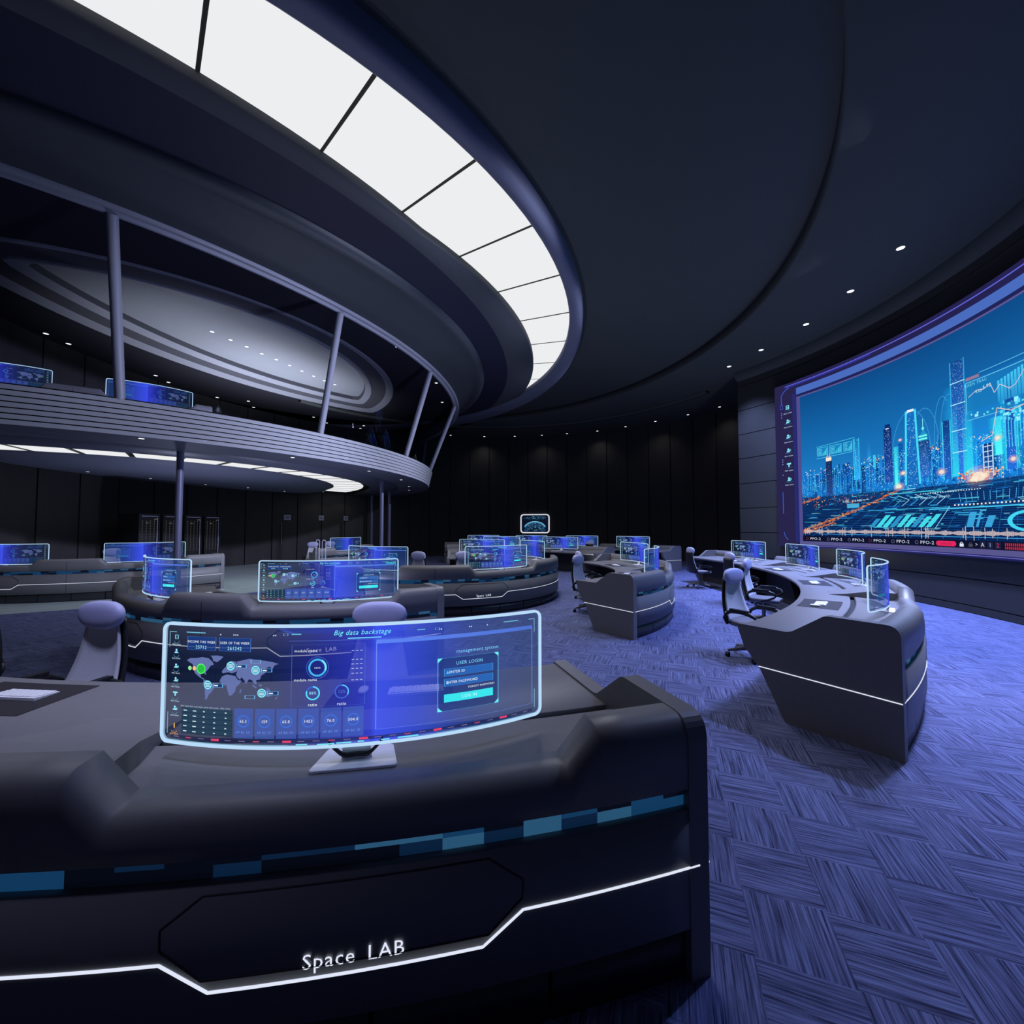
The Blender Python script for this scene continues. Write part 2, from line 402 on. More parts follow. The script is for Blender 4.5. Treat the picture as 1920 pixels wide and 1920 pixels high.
# ------------------------------------------------------------------ monitors
MW, MH, MR = 1.63, 0.475, 2.0      # arc length, height, radius of the curved pane
def monitor_mesh(readable_out):
    sgn = 1 if readable_out else -1
    mb = MB()
    def base(u, z, off=0.0):        # u metres along the arc from the reader's left, z up from the pane's foot
        t = (u - MW / 2) / MR * sgn  # seen from +X the reader's left is -Y
        r = MR + off
        return Vector((r * math.cos(t) - MR + .02, r * math.sin(t), z))
    n = 30
    def glow(f):
        st = [(0, (24, 38, 66)), (.28, (28, 44, 92)), (.40, (34, 46, 150)), (.53, (50, 62, 205)), (.546, (64, 86, 250)), (.66, (56, 80, 215)), (.8, (42, 72, 150)), (1, (38, 66, 118))]
        for (a, ca), (b, cb) in zip(st[:-1], st[1:]):
            if f <= b:
                k = (f - a) / (b - a); return lin([ca[i] * (1 - k) + cb[i] * k for i in range(3)])
        return lin(st[-1][1])
    vs = []; cs = []
    us = sorted(set(frange(0, 1, n) + [.546, .5455]))
    for f in us:
        al = .52 + .30 * math.exp(-((f - .56) / .18) ** 2)
        for z in (0, MH): vs.append(base(f * MW, z)); cs.append(tuple([x * 1.0 for x in glow(f)] + [al]))
    mb.add(vs, [(2 * i, 2 * i + 2, 2 * i + 3, 2 * i + 1) for i in range(len(us) - 1)], 0, True, cs)
    side = 1 if readable_out else -1
    W = MW
    ui = UI(mb, lambda x, y, ly: base(x * W, (1 - y) * MH, side * (.0025 + .0006 * ly)), 1, .035)
    # in this panel x runs 0..1 across, y 0..1 downwards
    A = MW / MH
    c = ui.c
    cy = c((120, 225, 255)); wh = c((235, 245, 255)); dim = c((120, 160, 215), .8)
    def txt(t, x, y, h, col, **k):  # h in fractions of the height
        v2, f2 = text_shape(t, k.get('italic', False))
        mb.add([ui.fn(x + vx * h / A, y - vy * h, 4) for vx, vy in v2], f2, 1, False, col)
    def circ(x, y, r, w, col, ly=3, a0=0, a1=360, fill=None):
        N_ = 22; q = []
        for i in range(N_ + 1):
            a = math.radians(a0 + (a1 - a0) * i / N_)
            q += [ui.fn(x + r * math.cos(a) / A, y - r * math.sin(a), ly), ui.fn(x + (r - w) * math.cos(a) / A, y - (r - w) * math.sin(a), ly)]
        mb.add(q, [(2 * i, 2 * i + 2, 2 * i + 3, 2 * i + 1) for i in range(N_)], 1, False, col)
        if fill: mb.add([ui.fn(x + r * .86 * math.cos(2 * PI * i / 18) / A, y - r * .86 * math.sin(2 * PI * i / 18), ly) for i in range(18)], [tuple(range(18))], 1, False, fill)
    # head line
    ui.poly([(.31, .02), (.65, .02), (.63, .065), (.34, .065)], c((62, 88, 190), .6), 1)
    txt('Big data backstage', .512, .062, .058, c((120, 240, 255)), italic=True)
    ui.rect(.478, .105, .558, .113, c((120, 225, 255)), 3)
    for a, b in ((.07, .125), (.88, .925), (.345, .368), (.645, .665)): ui.rect(a, .062, b, .07, c((110, 190, 215)), 2)
    ui.rect(.34, .12, .66, .124, c((90, 120, 220), .7), 2)
    for x in (.165, .2, .205, .21, .3, .305, .7, .705, .78, .785, .83): ui.rect(x, .07, x + .003, .08, c((190, 215, 240)), 2)
    for x in (.325, .69): ui.frame(x, .06, x + .012, .078, .002, c((120, 150, 190)), 2)
    # corner brackets
    for sx_ in (0, 1):
        X = .018 if sx_ == 0 else .978
        ui.rect(X, .07, X + .0022, .2, c((120, 170, 190)), 2); ui.rect(X, .75, X + .0022, .93, c((120, 170, 190)), 2)
        ui.rect(.018 if sx_ == 0 else .96, .066, .04 if sx_ == 0 else .98, .072, c((120, 190, 200)), 2)
    # icon column
    for i, y in enumerate((.115, .235, .36, .475, .595, .715, .87)):
        k = c((150, 235, 255)) if i < 6 else c((255, 190, 90))
        X = .041
        if i == 0: ui.frame(X - .005, y - .022, X + .005, y + .014, .0022, k, 3)
        elif i == 4: ui.rect(X - .007, y - .02, X + .007, y - .008, k, 3); ui.rect(X - .002, y - .008, X + .002, y + .016, k, 3)
        elif i == 6: ui.rect(X - .0015, y - .03, X + .0015, y + .01, k, 3)
        else:
            circ(X, y - .012, .010, .010, k); ui.poly([(X - .007, y + .014), (X - .003, y), (X + .003, y), (X + .007, y + .014)], k, 3)
            if i in (2, 3, 5): circ(X + .006, y + .002, .008, .004, k)
        circ(X, y + .02, .032, .004, c((90, 160, 190), .8) if i < 6 else c((220, 150, 70)), a0=200, a1=340)
        txt('data name', X, y + .058, .02, c((200, 225, 245)) if i < 6 else c((255, 180, 100)))
    # two counters
    for x0, x1, a, b in ((.073, .155, 'INCOME THIS WEEK', '25712'), (.163, .246, 'USER OF THE WEEK', '261242')):
        ui.rect(x0, .10, x1, .212, c((26, 60, 130), .85), 1); ui.frame(x0, .10, x1, .212, .0018, c((70, 110, 190), .9), 2)
        txt(a, (x0 + x1) / 2, .143, .028, wh); txt(b, (x0 + x1) / 2, .188, .04, c((170, 235, 255)))
    # world map
    x0, x1, y0, y1 = .068, .318, .25, .625
    for pl in LAND: ui.poly([(x0 + (x1 - x0) * p[0], y0 + (y1 - y0) * p[1]) for p in pl], c((104, 118, 176), .92), 2)
    mk = lambda u, v: (x0 + (x1 - x0) * u, y0 + (y1 - y0) * v)
    X, Y = mk(.19, .31); circ(X, Y, .043, .008, c((90, 255, 110)), fill=c((40, 190, 70)), ly=4)
    for dx, k in ((-.019, (255, 190, 130)), (-.032, (150, 235, 160))): circ(X + dx, Y, .018, .018, c(k), ly=4)
    for u, v, r, px_, py_ in ((.51, .22, .036, .11, 0), (.765, .3, .036, .11, 0), (.27, .66, .036, .1, 0), (.83, .8, .036, .1, 0)):
        X, Y = mk(u, v); circ(X, Y, r, .008, c((150, 245, 255)), fill=c((60, 160, 190)), ly=4)
        for q in (-.012, .0, .012): ui.rect(X - .006, Y + q - .002, X + .006, Y + q + .003, wh, 5)
        bx = X + .014
        ui.frame(bx, Y - .015, bx + .027, Y + .015, .002, c((110, 190, 240)), 4); ui.rect(bx, Y - .015, bx + .027, Y + .015, c((16, 50, 110), .9), 3)
        ui.rect(bx + .004, Y - .004, bx + .014, Y + .006, wh, 5)
    X, Y = mk(.765, .3); ui.frame(X - .013, Y - .085, X + .013, Y - .058, .002, c((110, 190, 240)), 4)
    X, Y = mk(.83, .8); ui.frame(X - .042, Y + .02, X - .016, Y + .048, .002, c((110, 190, 240)), 4)
    # table
    ui.rect(.062, .70, .203, .915, c((22, 62, 84), .75), 1)
    for r_ in range(5):
        y = .72 + r_ * .043
        ui.rect(.062, y + .018, .203, y + .021, c((16, 30, 48), .9), 2)
        for x in (.068, .095, .124, .153, .183): ui.rect(x, y - .002, x + (.010 if x < .1 else .005), y + .006, c((205, 230, 235)), 3)
    for x in (.072, .099, .126, .154, .184): txt('data name', x, .685, .02, c((170, 200, 220)))
    # six cards
    for i, t in enumerate(('65.3', '159', '65.0', '1453', '76.0', '504.0')):
        a = .207 + i * .0525
        ui.rect(a, .68, a + .0485, .925, c((72, 100, 190), .62), 1)
        circ(a + .024, .785, .052, .012, c((64, 112, 214), .9), 2); txt(t, a + .024, .785, .034, wh)
        for dx, q in ((-.013, 'AP'), (0, 'BC'), (.013, 'CF')): txt(q, a + .024 + dx, .875, .026, c((110, 150, 240)))
    # modules
    ui.frame(.346, .155, .52, .665, .0012, c((80, 120, 220), .7), 2)
    txt('module name', .38, .205, .032, wh); txt('module name', .38, .445, .032, wh)
    circ(.408, .345, .075, .016, c((70, 180, 240))); circ(.408, .345, .092, .004, c((80, 120, 230), .8)); circ(.408, .345, .075, .016, c((120, 235, 255)), 4, -20, 60)
    txt('name', .408, .345, .022, wh)
    circ(.398, .555, .058, .012, c((90, 220, 255)), 3, -200, 90); circ(.398, .555, .058, .012, c((60, 100, 220)), 3, 90, 160)
    circ(.466, .55, .058, .008, c((70, 110, 235))); circ(.466, .55, .058, .010, c((90, 200, 255)), 4, -30, 90)
    txt('88%', .398, .555, .034, c((150, 225, 255))); txt('12%', .466, .55, .034, c((90, 120, 230)))
    txt('ratio', .398, .65, .036, wh); txt('ratio', .466, .65, .036, wh)
    for y in (.21, .285, .322, .36, .4, .455):
        for x in (.488, .498, .508): ui.rect(x, y, x + .006, y + .006, c((170, 195, 245)), 3)
    # right window
    ui.frame(.546, .15, .972, .885, .0016, c((120, 160, 250), .9), 2)
    ui.rect(.546, .13, .972, .165, c((98, 138, 250), .85), 2, c((80, 118, 220), .85))
    txt('management system', .805, .285, .046, c((125, 205, 255)))
    bx0, bx1, by0, by1 = .697, .864, .335, .80
    ui.rect(bx0 + .004, by0, bx1 - .004, by1, c((32, 56, 118), .7), 1)
    ui.frame(bx0, by0, bx1, by1, .0013, c((90, 200, 235), .9), 3)
    for X, Y, dx, dy in ((bx0, by0, 1, 1), (bx1, by0, -1, 1), (bx0, by1, 1, -1), (bx1, by1, -1, -1)):
        ui.poly([(X, Y), (X + dx * .013, Y), (X, Y + dy * .04)], c((110, 240, 250)), 4)
    txt('USER LOGIN', .782, .39, .042, c((130, 215, 255)))
    for y, t, tx_ in ((.43, 'ENTER ID', .748), (.52, 'ENTER PASSWORD', .762)):
        ui.rect(.714, y, .848, y + .066, c((44, 106, 190), .85), 2); txt(t, tx_, y + .033, .032, wh)
        ui.frame(.714, y, .848, y + .066, .0012, c((80, 160, 230)), 3)
        ui.poly([(.723, y + .018), (.727, y + .045), (.719, y + .045)], c((90, 190, 255)), 3)
    txt('FORGOT PASSWORD?', .815, .615, .024, wh)
    ui.rect(.714, .655, .848, .725, c((60, 230, 240)), 3); txt('LOG IN', .782, .69, .04, c((190, 255, 255)))
    # foot strip
    ui.rect(.03, .935, .972, .962, c((30, 34, 72), .7), 1)
    for i in range(26):
        X = .04 + i * .036
        ui.rect(X, .945, X + .016, .951, c((130, 120, 160), .8), 2)
        if i % 5 == 3: ui.rect(X, .939, X + .021, .957, c((225, 70, 110)), 3)
        elif i % 5 == 1: ui.rect(X, .943, X + .014, .953, c((200, 60, 80), .8), 3)
    ui.rect(.03, .975, .34, .979, c((110, 170, 190)), 2); ui.rect(.62, .975, .965, .979, c((110, 170, 190)), 2)
    for a, b, y in ((.36, .387, .968), (.41, .45, .972), (.455, .49, .968), (.505, .52, .966), (.56, .58, .968), (.60, .65, .966)): ui.rect(a, y, b, y + .01, c((120, 235, 245)), 3)
    return mb.mesh('screen', ['glow_base', 'glow_ui'])

def border_mesh():
    mb = MB(); cr = .03; path = []
    hw, h = MW / 2, MH
    for cx, cz, a0 in ((hw - cr, h - cr, 0), (-hw + cr, h - cr, 90), (-hw + cr, cr, 180), (hw - cr, cr, 270)):
        for i in range(6):
            a = math.radians(a0 + 90 * i / 5); path.append((cx + cr * math.cos(a), cz + cr * math.sin(a)))
    full = []
    for i in range(len(path)):
        a, b = Vector(path[i]), Vector(path[(i + 1) % len(path)]); k = max(1, int((b - a).length / .07))
        full += [a + (b - a) * (j / k) for j in range(k)]
    rows = []; N_ = len(full)
    for i, p in enumerate(full):
        d = (full[(i + 1) % N_] - full[i - 1]).normalized(); nn = Vector((d.y, -d.x)) * .0056
        row = []
        for s1, off in ((-1, -.006), (1, -.006), (1, .006), (-1, .006)):
            q = p + nn * s1; t = q.x / MR; r = MR + off
            row.append(Vector((r * math.cos(t) - MR + .02, r * math.sin(t), q.y)))
        rows.append(row)
    rows.append(rows[0]); mb.loft(rows, True, False, 0, False)
    return mb.mesh('screen_border', 'border')

def stand_meshes():
    b = MB(); pts = []
    for cx, cy, a0 in ((.052, .15, 0), (-.085, .12, 90), (-.085, -.12, 180), (.052, -.15, 270)):
        for i in range(4):
            a = math.radians(a0 + 30 * i); pts.append((cx + .015 * math.cos(a), cy + .015 * math.sin(a)))
    b.loft([[Vector((x, y, 0)) for x, y in pts], [Vector((x, y, .007)) for x, y in pts], [Vector((x * .985, y * .985, .009)) for x, y in pts]], True, True, 0, False)
    base = b.mesh('stand_base', 'white')
    n = MB()    # curved bracket: a dark U rising from the plate to the pane
    rows = []
    for i in range(17):
        f = -1 + 2 * i / 16; y = f * .105; z = .022 + .062 * max(0, (abs(f) - .42) / .58) ** 1.3; x = .004 + .012 * abs(f)
        wd = .005
        rows.append([Vector((x - wd, y, z)), Vector((x + wd, y, z)), Vector((x + wd, y, z + .016)), Vector((x - wd, y, z + .016))])
    n.loft(rows, True, True, 0, True)
    neck = n.mesh('stand_neck', 'chair_black')
    s = MB(); s.prism([(-.06, 0), (.06, 0), (.05, .085), (-.05, .085)], lambda y, z: Vector((-.012 + z * .2, y, z + .006)), lambda y, z: Vector((-.006 + z * .2, y, z + .006)))
    stem = s.mesh('stand_plate', 'white')
    return base, neck, stem
ME_OUT, ME_IN, ME_BORDER = monitor_mesh(True), monitor_mesh(False), border_mesh()
ME_SB, ME_SN, ME_SP = stand_meshes()
_mon = {}
def monitor(C, R, ang, z, out, label, group='curved transparent monitors on the consoles', inset=.29):
    if out not in _mon:
        root = empty('curved_monitor')
        for nm, me in (('screen', ME_OUT if out else ME_IN), ('screen_border', ME_BORDER)):
            o = bpy.data.objects.new(nm, me); COL.objects.link(o); o.parent = root; o.location = (0, 0, .075)
            if nm == 'screen_border': o['label'] = 'glowing pale blue border'
        for nm, me in (('stand_base', ME_SB), ('stand_neck', ME_SN), ('stand_plate', ME_SP)):
            o = bpy.data.objects.new(nm, me); COL.objects.link(o); o.parent = root
        _mon[out] = root
    else: root = copy_tree(_mon[out])
    p = pol(C, R - inset, ang); root.location = (p.x, p.y, z); root.rotation_euler = (0, 0, math.radians(ang))
    tag(root, label, 'monitor', group); return root

# ------------------------------------------------------------------ consoles
ZW, ZS, ZN, ZR, DEP = .80, .805, .868, 1.0, 1.18
def console(name, C, R, a0, a1, mons, label, floor=0.0, logo=(), pads=None, lo_end=True, hi_end=True, dep=DEP):
    """arc console, rim radius R, from angle a0 to a1 (degrees), monitors' notches centred on mons"""
    root = empty(name, (C[0], C[1], floor)); tag(root, label, 'control desk', 'curved control consoles')
    c0 = (0, 0)
    deg = lambda m: math.degrees(m / R)
    nb, ns = deg(.74), deg(.12)
    def rim_h(a):
        h = ZR
        for m in mons:
            d = abs(a - m)
            if d <= nb: h = ZN
            elif d < nb + ns: h = ZN + (ZR - ZN) * (d - nb) / ns
        return h
    ang = set(frange(a0, a1, max(12, int((a1 - a0) * R / 8))))
    for m in mons:
        for k in (-nb - ns, -nb - ns + .01, -nb, nb, nb + ns - .01, nb + ns):
            if a0 < m + k < a1: ang.add(m + k)
    ang = sorted(ang)
    P = lambda s_, a, z: pol(c0, R - s_, a, z)
    # rim: rounded shell with notches
    def rimprof(h): return [(.0, .726), (.0, h - .088), (.003, h - .064), (.010, h - .044), (.020, h - .028), (.034, h - .014), (.052, h - .005), (.07, h - .001), (.09, h), (.15, h), (.15, .726)]
    mb = MB(); mb.loft([[P(s_, a, z) for s_, z in rimprof(rim_h(a))] for a in ang], True, True)
    o = put('rim', mb, 'desk', root); bev(o)
    mb = MB(); mb.loft([[P(s_, a, z) for s_, z in ((.0, .2), (.0, .645), (.012, .65), (.06, .65), (.06, .2))] for a in ang], True, True)
    put('front_panel', mb, 'desk', root, True)
    # band of dim display tiles
    mb = MB(); us = [math.radians(a) * R for a in ang]
    rows = [[P(.03, a, .65), P(.03, a, .727)] for a in ang]
    mb.loft(rows, False, False, 0, False, None, [q for u in us for q in ((u, 0), (u, 1))])
    put('display_band', mb, 'strip', root)
    # plinth panels, one mesh, with open joints
    mb = MB(); npn = max(3, int(round(math.radians(a1 - a0) * R / .62)))
    for i in range(npn):
        b0 = a0 + (a1 - a0) * i / npn + deg(.008); b1 = a0 + (a1 - a0) * (i + 1) / npn - deg(.008)
        mb.loft([[P(s_, a, z) for s_, z in ((.03, .0), (.03, .185), (.09, .185), (.09, 0))] for a in frange(b0, b1, 4)], True, True)
    put('plinth', mb, 'plinth', root)
    mb = MB(); mb.loft([[P(.085, a, 0), P(.085, a, .2)] for a in ang]); put('plinth_backing', mb, 'black', root)
    # white light line, dipping round the middle of each bay
    mb = MB(); path = []; mids = sorted([m for m in mons] )
    def lz(a):
        for m in logo:
            d = abs(a - m) * math.radians(1) * R
            if d < .42: return .335
            if d < .56: return .335 + (d - .42) / .14 * .095
        return .43
    la = set(ang)
    for m in logo:
        for k in (-.56, -.42, .42, .56):
            if a0 < m + deg(k) < a1: la.add(m + deg(k))
    for a in sorted(la): path.append(P(-.001, a, lz(a)))
    mb.tube(path, .0045, 6); put('light_line', mb, 'led', root)
    for m in logo:
        for word, dx in (('Space', -.07), ('LAB', .105)):
            mb = MB(); vs, fs = text_shape(word)
            mb.add([P(-.003, m + deg(vx * .065 + dx), .385 + vy * .065) for vx, vy in vs], fs, 0, False)
            put('lettering', mb, 'led', root)
        mb = MB(); hx = [(-.44, .62), (-.56, .53), (-.56, .47), (-.44, .37), (.44, .37), (.56, .47), (.56, .53), (.44, .62)]
        pts = []
        for i in range(len(hx)):
            p, q = hx[i], hx[(i + 1) % 8]
            for k in range(6): f = k / 6; pts.append(P(-.0005, m + deg(p[0] + (q[0] - p[0]) * f), p[1] + (q[1] - p[1]) * f))
        mb.tube(pts, .004, 4, closed=True); put('hexagon_outline', mb, 'desk_dark', root)
    # vertical joints in the shell between the bays
    bnd = [(x + y) / 2 for x, y in zip(sorted(mons)[:-1], sorted(mons)[1:])]
    for b in bnd:
        mb = MB(); mb.loft([[P(-.0015, b - deg(.003), z), P(-.0015, b + deg(.003), z)] for z in (.2, .645)]); mb.loft([[P(-.0015, b - deg(.003), z), P(-.0015, b + deg(.003), z)] for z in (.726, .93)])
        put('panel_joint', mb, 'black', root)
    # monitor shelf, dished up to the rim
    mb = MB(); mb.loft([[P(s_, a, z) for s_, z in ((.15, .858), (.158, .838), (.17, .820), (.185, .809), (.20, ZS - .001), (.56, ZS), (.575, ZS - .008), (.575, .74), (.15, .74))] for a in ang], True, True)
    put('monitor_shelf', mb, 'desk', root)
    mb = MB(); mb.loft([[P(.575, a, .765), P(.63, a, .765)] for a in ang]); put('cable_slot', mb, 'black', root)
    mb = MB(); mb.loft([[P(s_, a, z) for s_, z in ((.625, .74), (.625, ZW - .004), (.63, ZW), (dep - .015, ZW), (dep, ZW - .012), (dep - .008, .765), (dep - .04, .74))] for a in ang], True, True)
    put('worktop', mb, 'desk', root)
    # dark writing pads in front of each monitor
    for m in (mons if pads is None else pads):
        h = .38; mb = MB()
        mb.loft([[P(s_, m + deg(x), ZW + .0025) for s_ in (.70 + dep - DEP, dep - .08)] for x in frange(-h, h, 8)], False, False, 0, False)
        put('writing_pad', mb, 'pad', root)
    mb = MB(); mb.loft([[P(.66, a, 0), P(.66, a, .76)] for a in ang]); mb.loft([[P(.10, a, 0), P(.10, a, .76)] for a in ang])
    put('knee_panel', mb, 'desk_dark', root)
    # bays' dividers
    for b in bnd:
        gap = math.radians(abs(min([x for x in sorted(mons) if x > b]) - b)) * R
        w0 = max(.12, gap - .86 - .4 / R)
        secs = []
        for s_, zt, w_ in ((.12, .90, w0), (.42, .895, w0 * .82), (.66, .832, w0 * .60), (.84, ZW + .004, .20)):
            rr = (R - s_); wd = math.degrees(w_ / rr)
            secs.append([P(s_, b - wd, zt), P(s_, b - wd * .5, zt), P(s_, b + wd * .5, zt), P(s_, b + wd, zt), P(s_, b + wd, ZW - .01), P(s_, b - wd, ZW - .01)])
        mb = MB(); mb.loft(secs, True, True, 0, False); put('divider', mb, 'desk', root, True)
        mb = MB()
        for sg in (-1, 1):
            wd = math.degrees(.02 / R)
            mb.loft([[P(s_, b + k * wd, z) for s_, z in ((.66, 0), (.66, .74), (1.05, .74), (.9, 0))] for k in (-1, 1)], True, True)
        put('support_fin', mb, 'desk_dark', root)
    # end panels
    prof = [(-.003, 0), (-.003, .915), (.0, .937), (.006, .957), (.016, .974), (.030, .988), (.048, .998), (.068, 1.003), (.09, 1.004), (.45, 1.004), (.47, 1.0), (.49, .992), (.72, .825), (.76, .812), (dep + .01, .812), (dep + .015, .80), (dep - .05, .6), (dep - .18, .443), (dep - .39, 0)]
    for a, sg, on in ((a0, -1, lo_end), (a1, 1, hi_end)):
        if not on: continue
        e = Vector((-math.sin(math.radians(a)), math.cos(math.radians(a)), 0)) * sg
        f0 = lambda t, z: P(t, a, z) + e * .045
        f1 = lambda t, z: P(t, a, z) - e * .045
        mb = MB(); mb.prism(prof, f0, f1, 0); o = put('end_panel', mb, 'desk', root, True)
        bv = o.modifiers.new('edge', 'BEVEL'); bv.width = .008; bv.segments = 2; bv.limit_method = 'ANGLE'; bv.angle_limit = math.radians(50)
        mb = MB(); mb.tube([f0(0, .43) - P(0, a, 0) * 0 + e * .001 for _ in (0,)] + [f0(dep - .18, .445) + e * .001], .0045, 6)
        put('end_light_line', mb, 'led', root)
    return root
def bev(o): pass

def keyboard_meshes():
    b = MB(); b.loft([[Vector((x, y, z)) for x, y, z in ((-.06, -.155, 0), (.06, -.155, 0), (.06, -.155, .014), (-.06, -.155, .005))],
                      [Vector((x, y, z)) for x, y, z in ((-.06, .155, 0), (.06, .155, 0), (.06, .155, .014), (-.06, .155, .005))]], True, True, 0, False)
    body = b.mesh('tray', 'white')
    k = MB()
    for r_ in range(5):
        n = 14 if r_ else 7; wd = .29 / n
        for i in range(n): k.box((-.046 + r_ * .021 + (.0), -.145 + wd * (i + .5), .0075 + r_ * .0016 + .002), (.017, wd * .86, .004))
    return body, k.mesh('keys', 'white')
KB, KK = keyboard_meshes()
def mouse_mesh():
    b = MB(); b.ball((0, 0, .012), (.105, .058, .026), 14, 8, 0, .8, lambda p: Vector((p.x, p.y, max(p.z, -.012))))
    return b.mesh('computer_mouse', 'white')
MM = mouse_mesh(); _kb = []
def desk_set(C, R, ang, z, lk, lm, moff=.26, s_=.90):
    if not _kb:
        r = empty('keyboard')
        for nm, me in (('tray', KB), ('keys', KK)):
            o = bpy.data.objects.new(nm, me); COL.objects.link(o); o.parent = r
        _kb.append(r)
    else: r = copy_tree(_kb[0])
    p = pol(C, R - s_, ang); r.location = (p.x, p.y, z + ZW + .003); r.rotation_euler = (0, 0, math.radians(ang))
    tag(r, lk, 'keyboard', 'white keyboards on the consoles')
    if lm:
        o = bpy.data.objects.new('computer_mouse', MM); COL.objects.link(o)
        p = pol(C, R - s_ - .03, ang - math.degrees(moff / (R - s_))); o.location = (p.x, p.y, z + ZW + .003); o.rotation_euler = (0, 0, math.radians(ang))
        tag(o, lm, 'mouse', 'white computer mice on the consoles')

# ------------------------------------------------------------------ chair (faces +X)
def make_chair():
    root = empty('office_chair')
    def back_x(z): return -.20 - .10 * ((z - .48) / .55) - .03 * math.sin(PI * (z - .48) / .55)
    zz = frange(.47, 1.0, 12)
    def hw(z): f = (z - .47) / .53; return .25 * (1 - f) + .145 * f
    mb = MB(); rows = []
    for z in zz:
        w_ = hw(z); x = back_x(z)
        rows.append([Vector((x + .035 * abs(t) ** 2.5 + .012, t * w_, z)) for t in frange(-1, 1, 10)])
    back = [[p + Vector((-.018, 0, 0)) for p in r] for r in rows]
    mb.loft([r + b[::-1] for r, b in zip(rows, back)], True, True); put('backrest', mb, 'fabric', root, True)
    mb = MB(); rows = []
    for z in frange(.44, 1.04, 12):
        w_ = hw(min(z, 1.0)) + .022; x = back_x(z) - .022
        r = [Vector((x + .045 * abs(t) ** 2.5, t * w_, z)) for t in frange(-1, 1, 10)]
        rows.append(r + [p + Vector((-.028 - .03 * (1 - abs(i - 5) / 5), 0, 0)) for i, p in enumerate(r)][::-1])
    mb.loft(rows, True, True)
    for s_ in (-1, 1): mb.tube([(-.17, s_ * .285, .60), (-.215, s_ * .27, .52), (-.20, s_ * .24, .45)], .02, 8)
    put('back_frame', mb, 'chair_black', root, True)
    mb = MB()
    def hd(p): return Vector((p.x + .35 * p.y * p.y, p.y * (1 - .10 * (p.z < 0) * abs(p.z) / .085), p.z))
    mb.ball((-.262, 0, 1.065), (.11, .41, .22), 24, 14, 0, .78, hd); put('headrest', mb, 'pillow', root)
    mb = MB()
    rows = []
    for f in frange(0, 1, 10):
        x = -.22 + .5 * f; wd = .25 * (1 - .25 * abs(2 * f - 1) ** 4); zt = .50 - .035 * max(0, f - .75) * 4 ** 1 * .5
        r = [Vector((x, t * wd, zt - .02 * abs(t) ** 4 + .0)) for t in frange(-1, 1, 10)]
        rows.append(r + [Vector((p.x * .96, p.y * .92, .425)) for p in r][::-1])
    mb.loft(rows, True, True); put('seat', mb, 'cushion', root, True)
    for s_ in (-1, 1):
        mb = MB(); y = s_ * .285
        pts = [(-.20, y * .96, .57), (-.12, y, .62), (0, y * 1.02, .64), (.13, y * 1.03, .63), (.22, y * 1.03, .60), (.25, y * 1.02, .565), (.22, y, .53), (.14, y * .97, .49), (.04, y * .9, .455), (0, y * .7, .43)]
        mb.tube(pts, [.018, .026, .03, .03, .026, .02, .018, .018, .018, .018], 8)
        mb.box((.02, y * 1.02, .655), (.26, .055, .02))
        put('armrest', mb, 'chair_black', root)
    mb = MB(); mb.tube([(0, 0, .10), (0, 0, .26)], .032, 12); mb.tube([(0, 0, .26), (0, 0, .42)], .02, 12); mb.box((0, 0, .415), (.22, .18, .03))
    put('gas_column', mb, 'alu', root)
    mb = MB()
    for i in range(5):
        a = 2 * PI * i / 5 + .3; d = Vector((math.cos(a), math.sin(a), 0))
        mb.tube([Vector((0, 0, .125)) + d * .02, Vector((0, 0, .11)) + d * .16, Vector((0, 0, .085)) + d * .31], [.032, .026, .018], 8)
    base = put('star_base', mb, 'alu', root)
    cm = MB()
    for s_ in (-1, 1):
        rows = [[Vector((.027 * math.cos(2 * PI * k / 12), s_ * .012 + q, .027 + .027 * math.sin(2 * PI * k / 12))) for k in range(12)] for q in (-.009, .009)]
        cm.loft(rows, True, True)
    cm.box((0, 0, .045), (.03, .045, .03)); cme = cm.mesh('caster', 'chair_black')
    for i in range(5):
        a = 2 * PI * i / 5 + .3
        o = bpy.data.objects.new('caster', cme); COL.objects.link(o); o.parent = base; o.location = (.315 * math.cos(a), .315 * math.sin(a), 0); o.rotation_euler = (0, 0, a + .6)
    return root
_ch = []
def chair(C, r, ang, label, turn=0.0, z=0.0):
    if not _ch: c_ = make_chair(); _ch.append(c_)
    else: c_ = copy_tree(_ch[0])
    p = pol(C, r, ang); c_.location = (p.x, p.y, z); c_.rotation_euler = (0, 0, math.radians(ang + turn))
    tag(c_, label, 'chair', 'high-backed office chairs at the consoles'); return c_

# ================================================================== THE ROOM
CW, RW = (-.96, 13.1), 13.0           # round room
CS, RS = (-.70, 10.1), 10.2           # display wall arc
MZ = (-14.6, 16.7)                    # axis of the mezzanine
ZC, ZI = 7.4, 7.7

mb = MB(); mb.add([(-20, -6, 0), (20, -6, 0), (20, 30, 0), (-20, 30, 0)], [(0, 1, 2, 3)]); struct('floor', mb, 'carpet', 'blue violet carpet of striped tiles laid in a basket weave')
mb = MB(); pts = [pol(MZ, 9.45, a, .004) for a in frange(-90, 90, 60)]
mb.add([Vector((MZ[0], MZ[1], .004))] + pts, [(0, i + 1, i + 2) for i in range(60)]); struct('floor_polished', mb, 'stone', 'pale polished floor under the mezzanine')

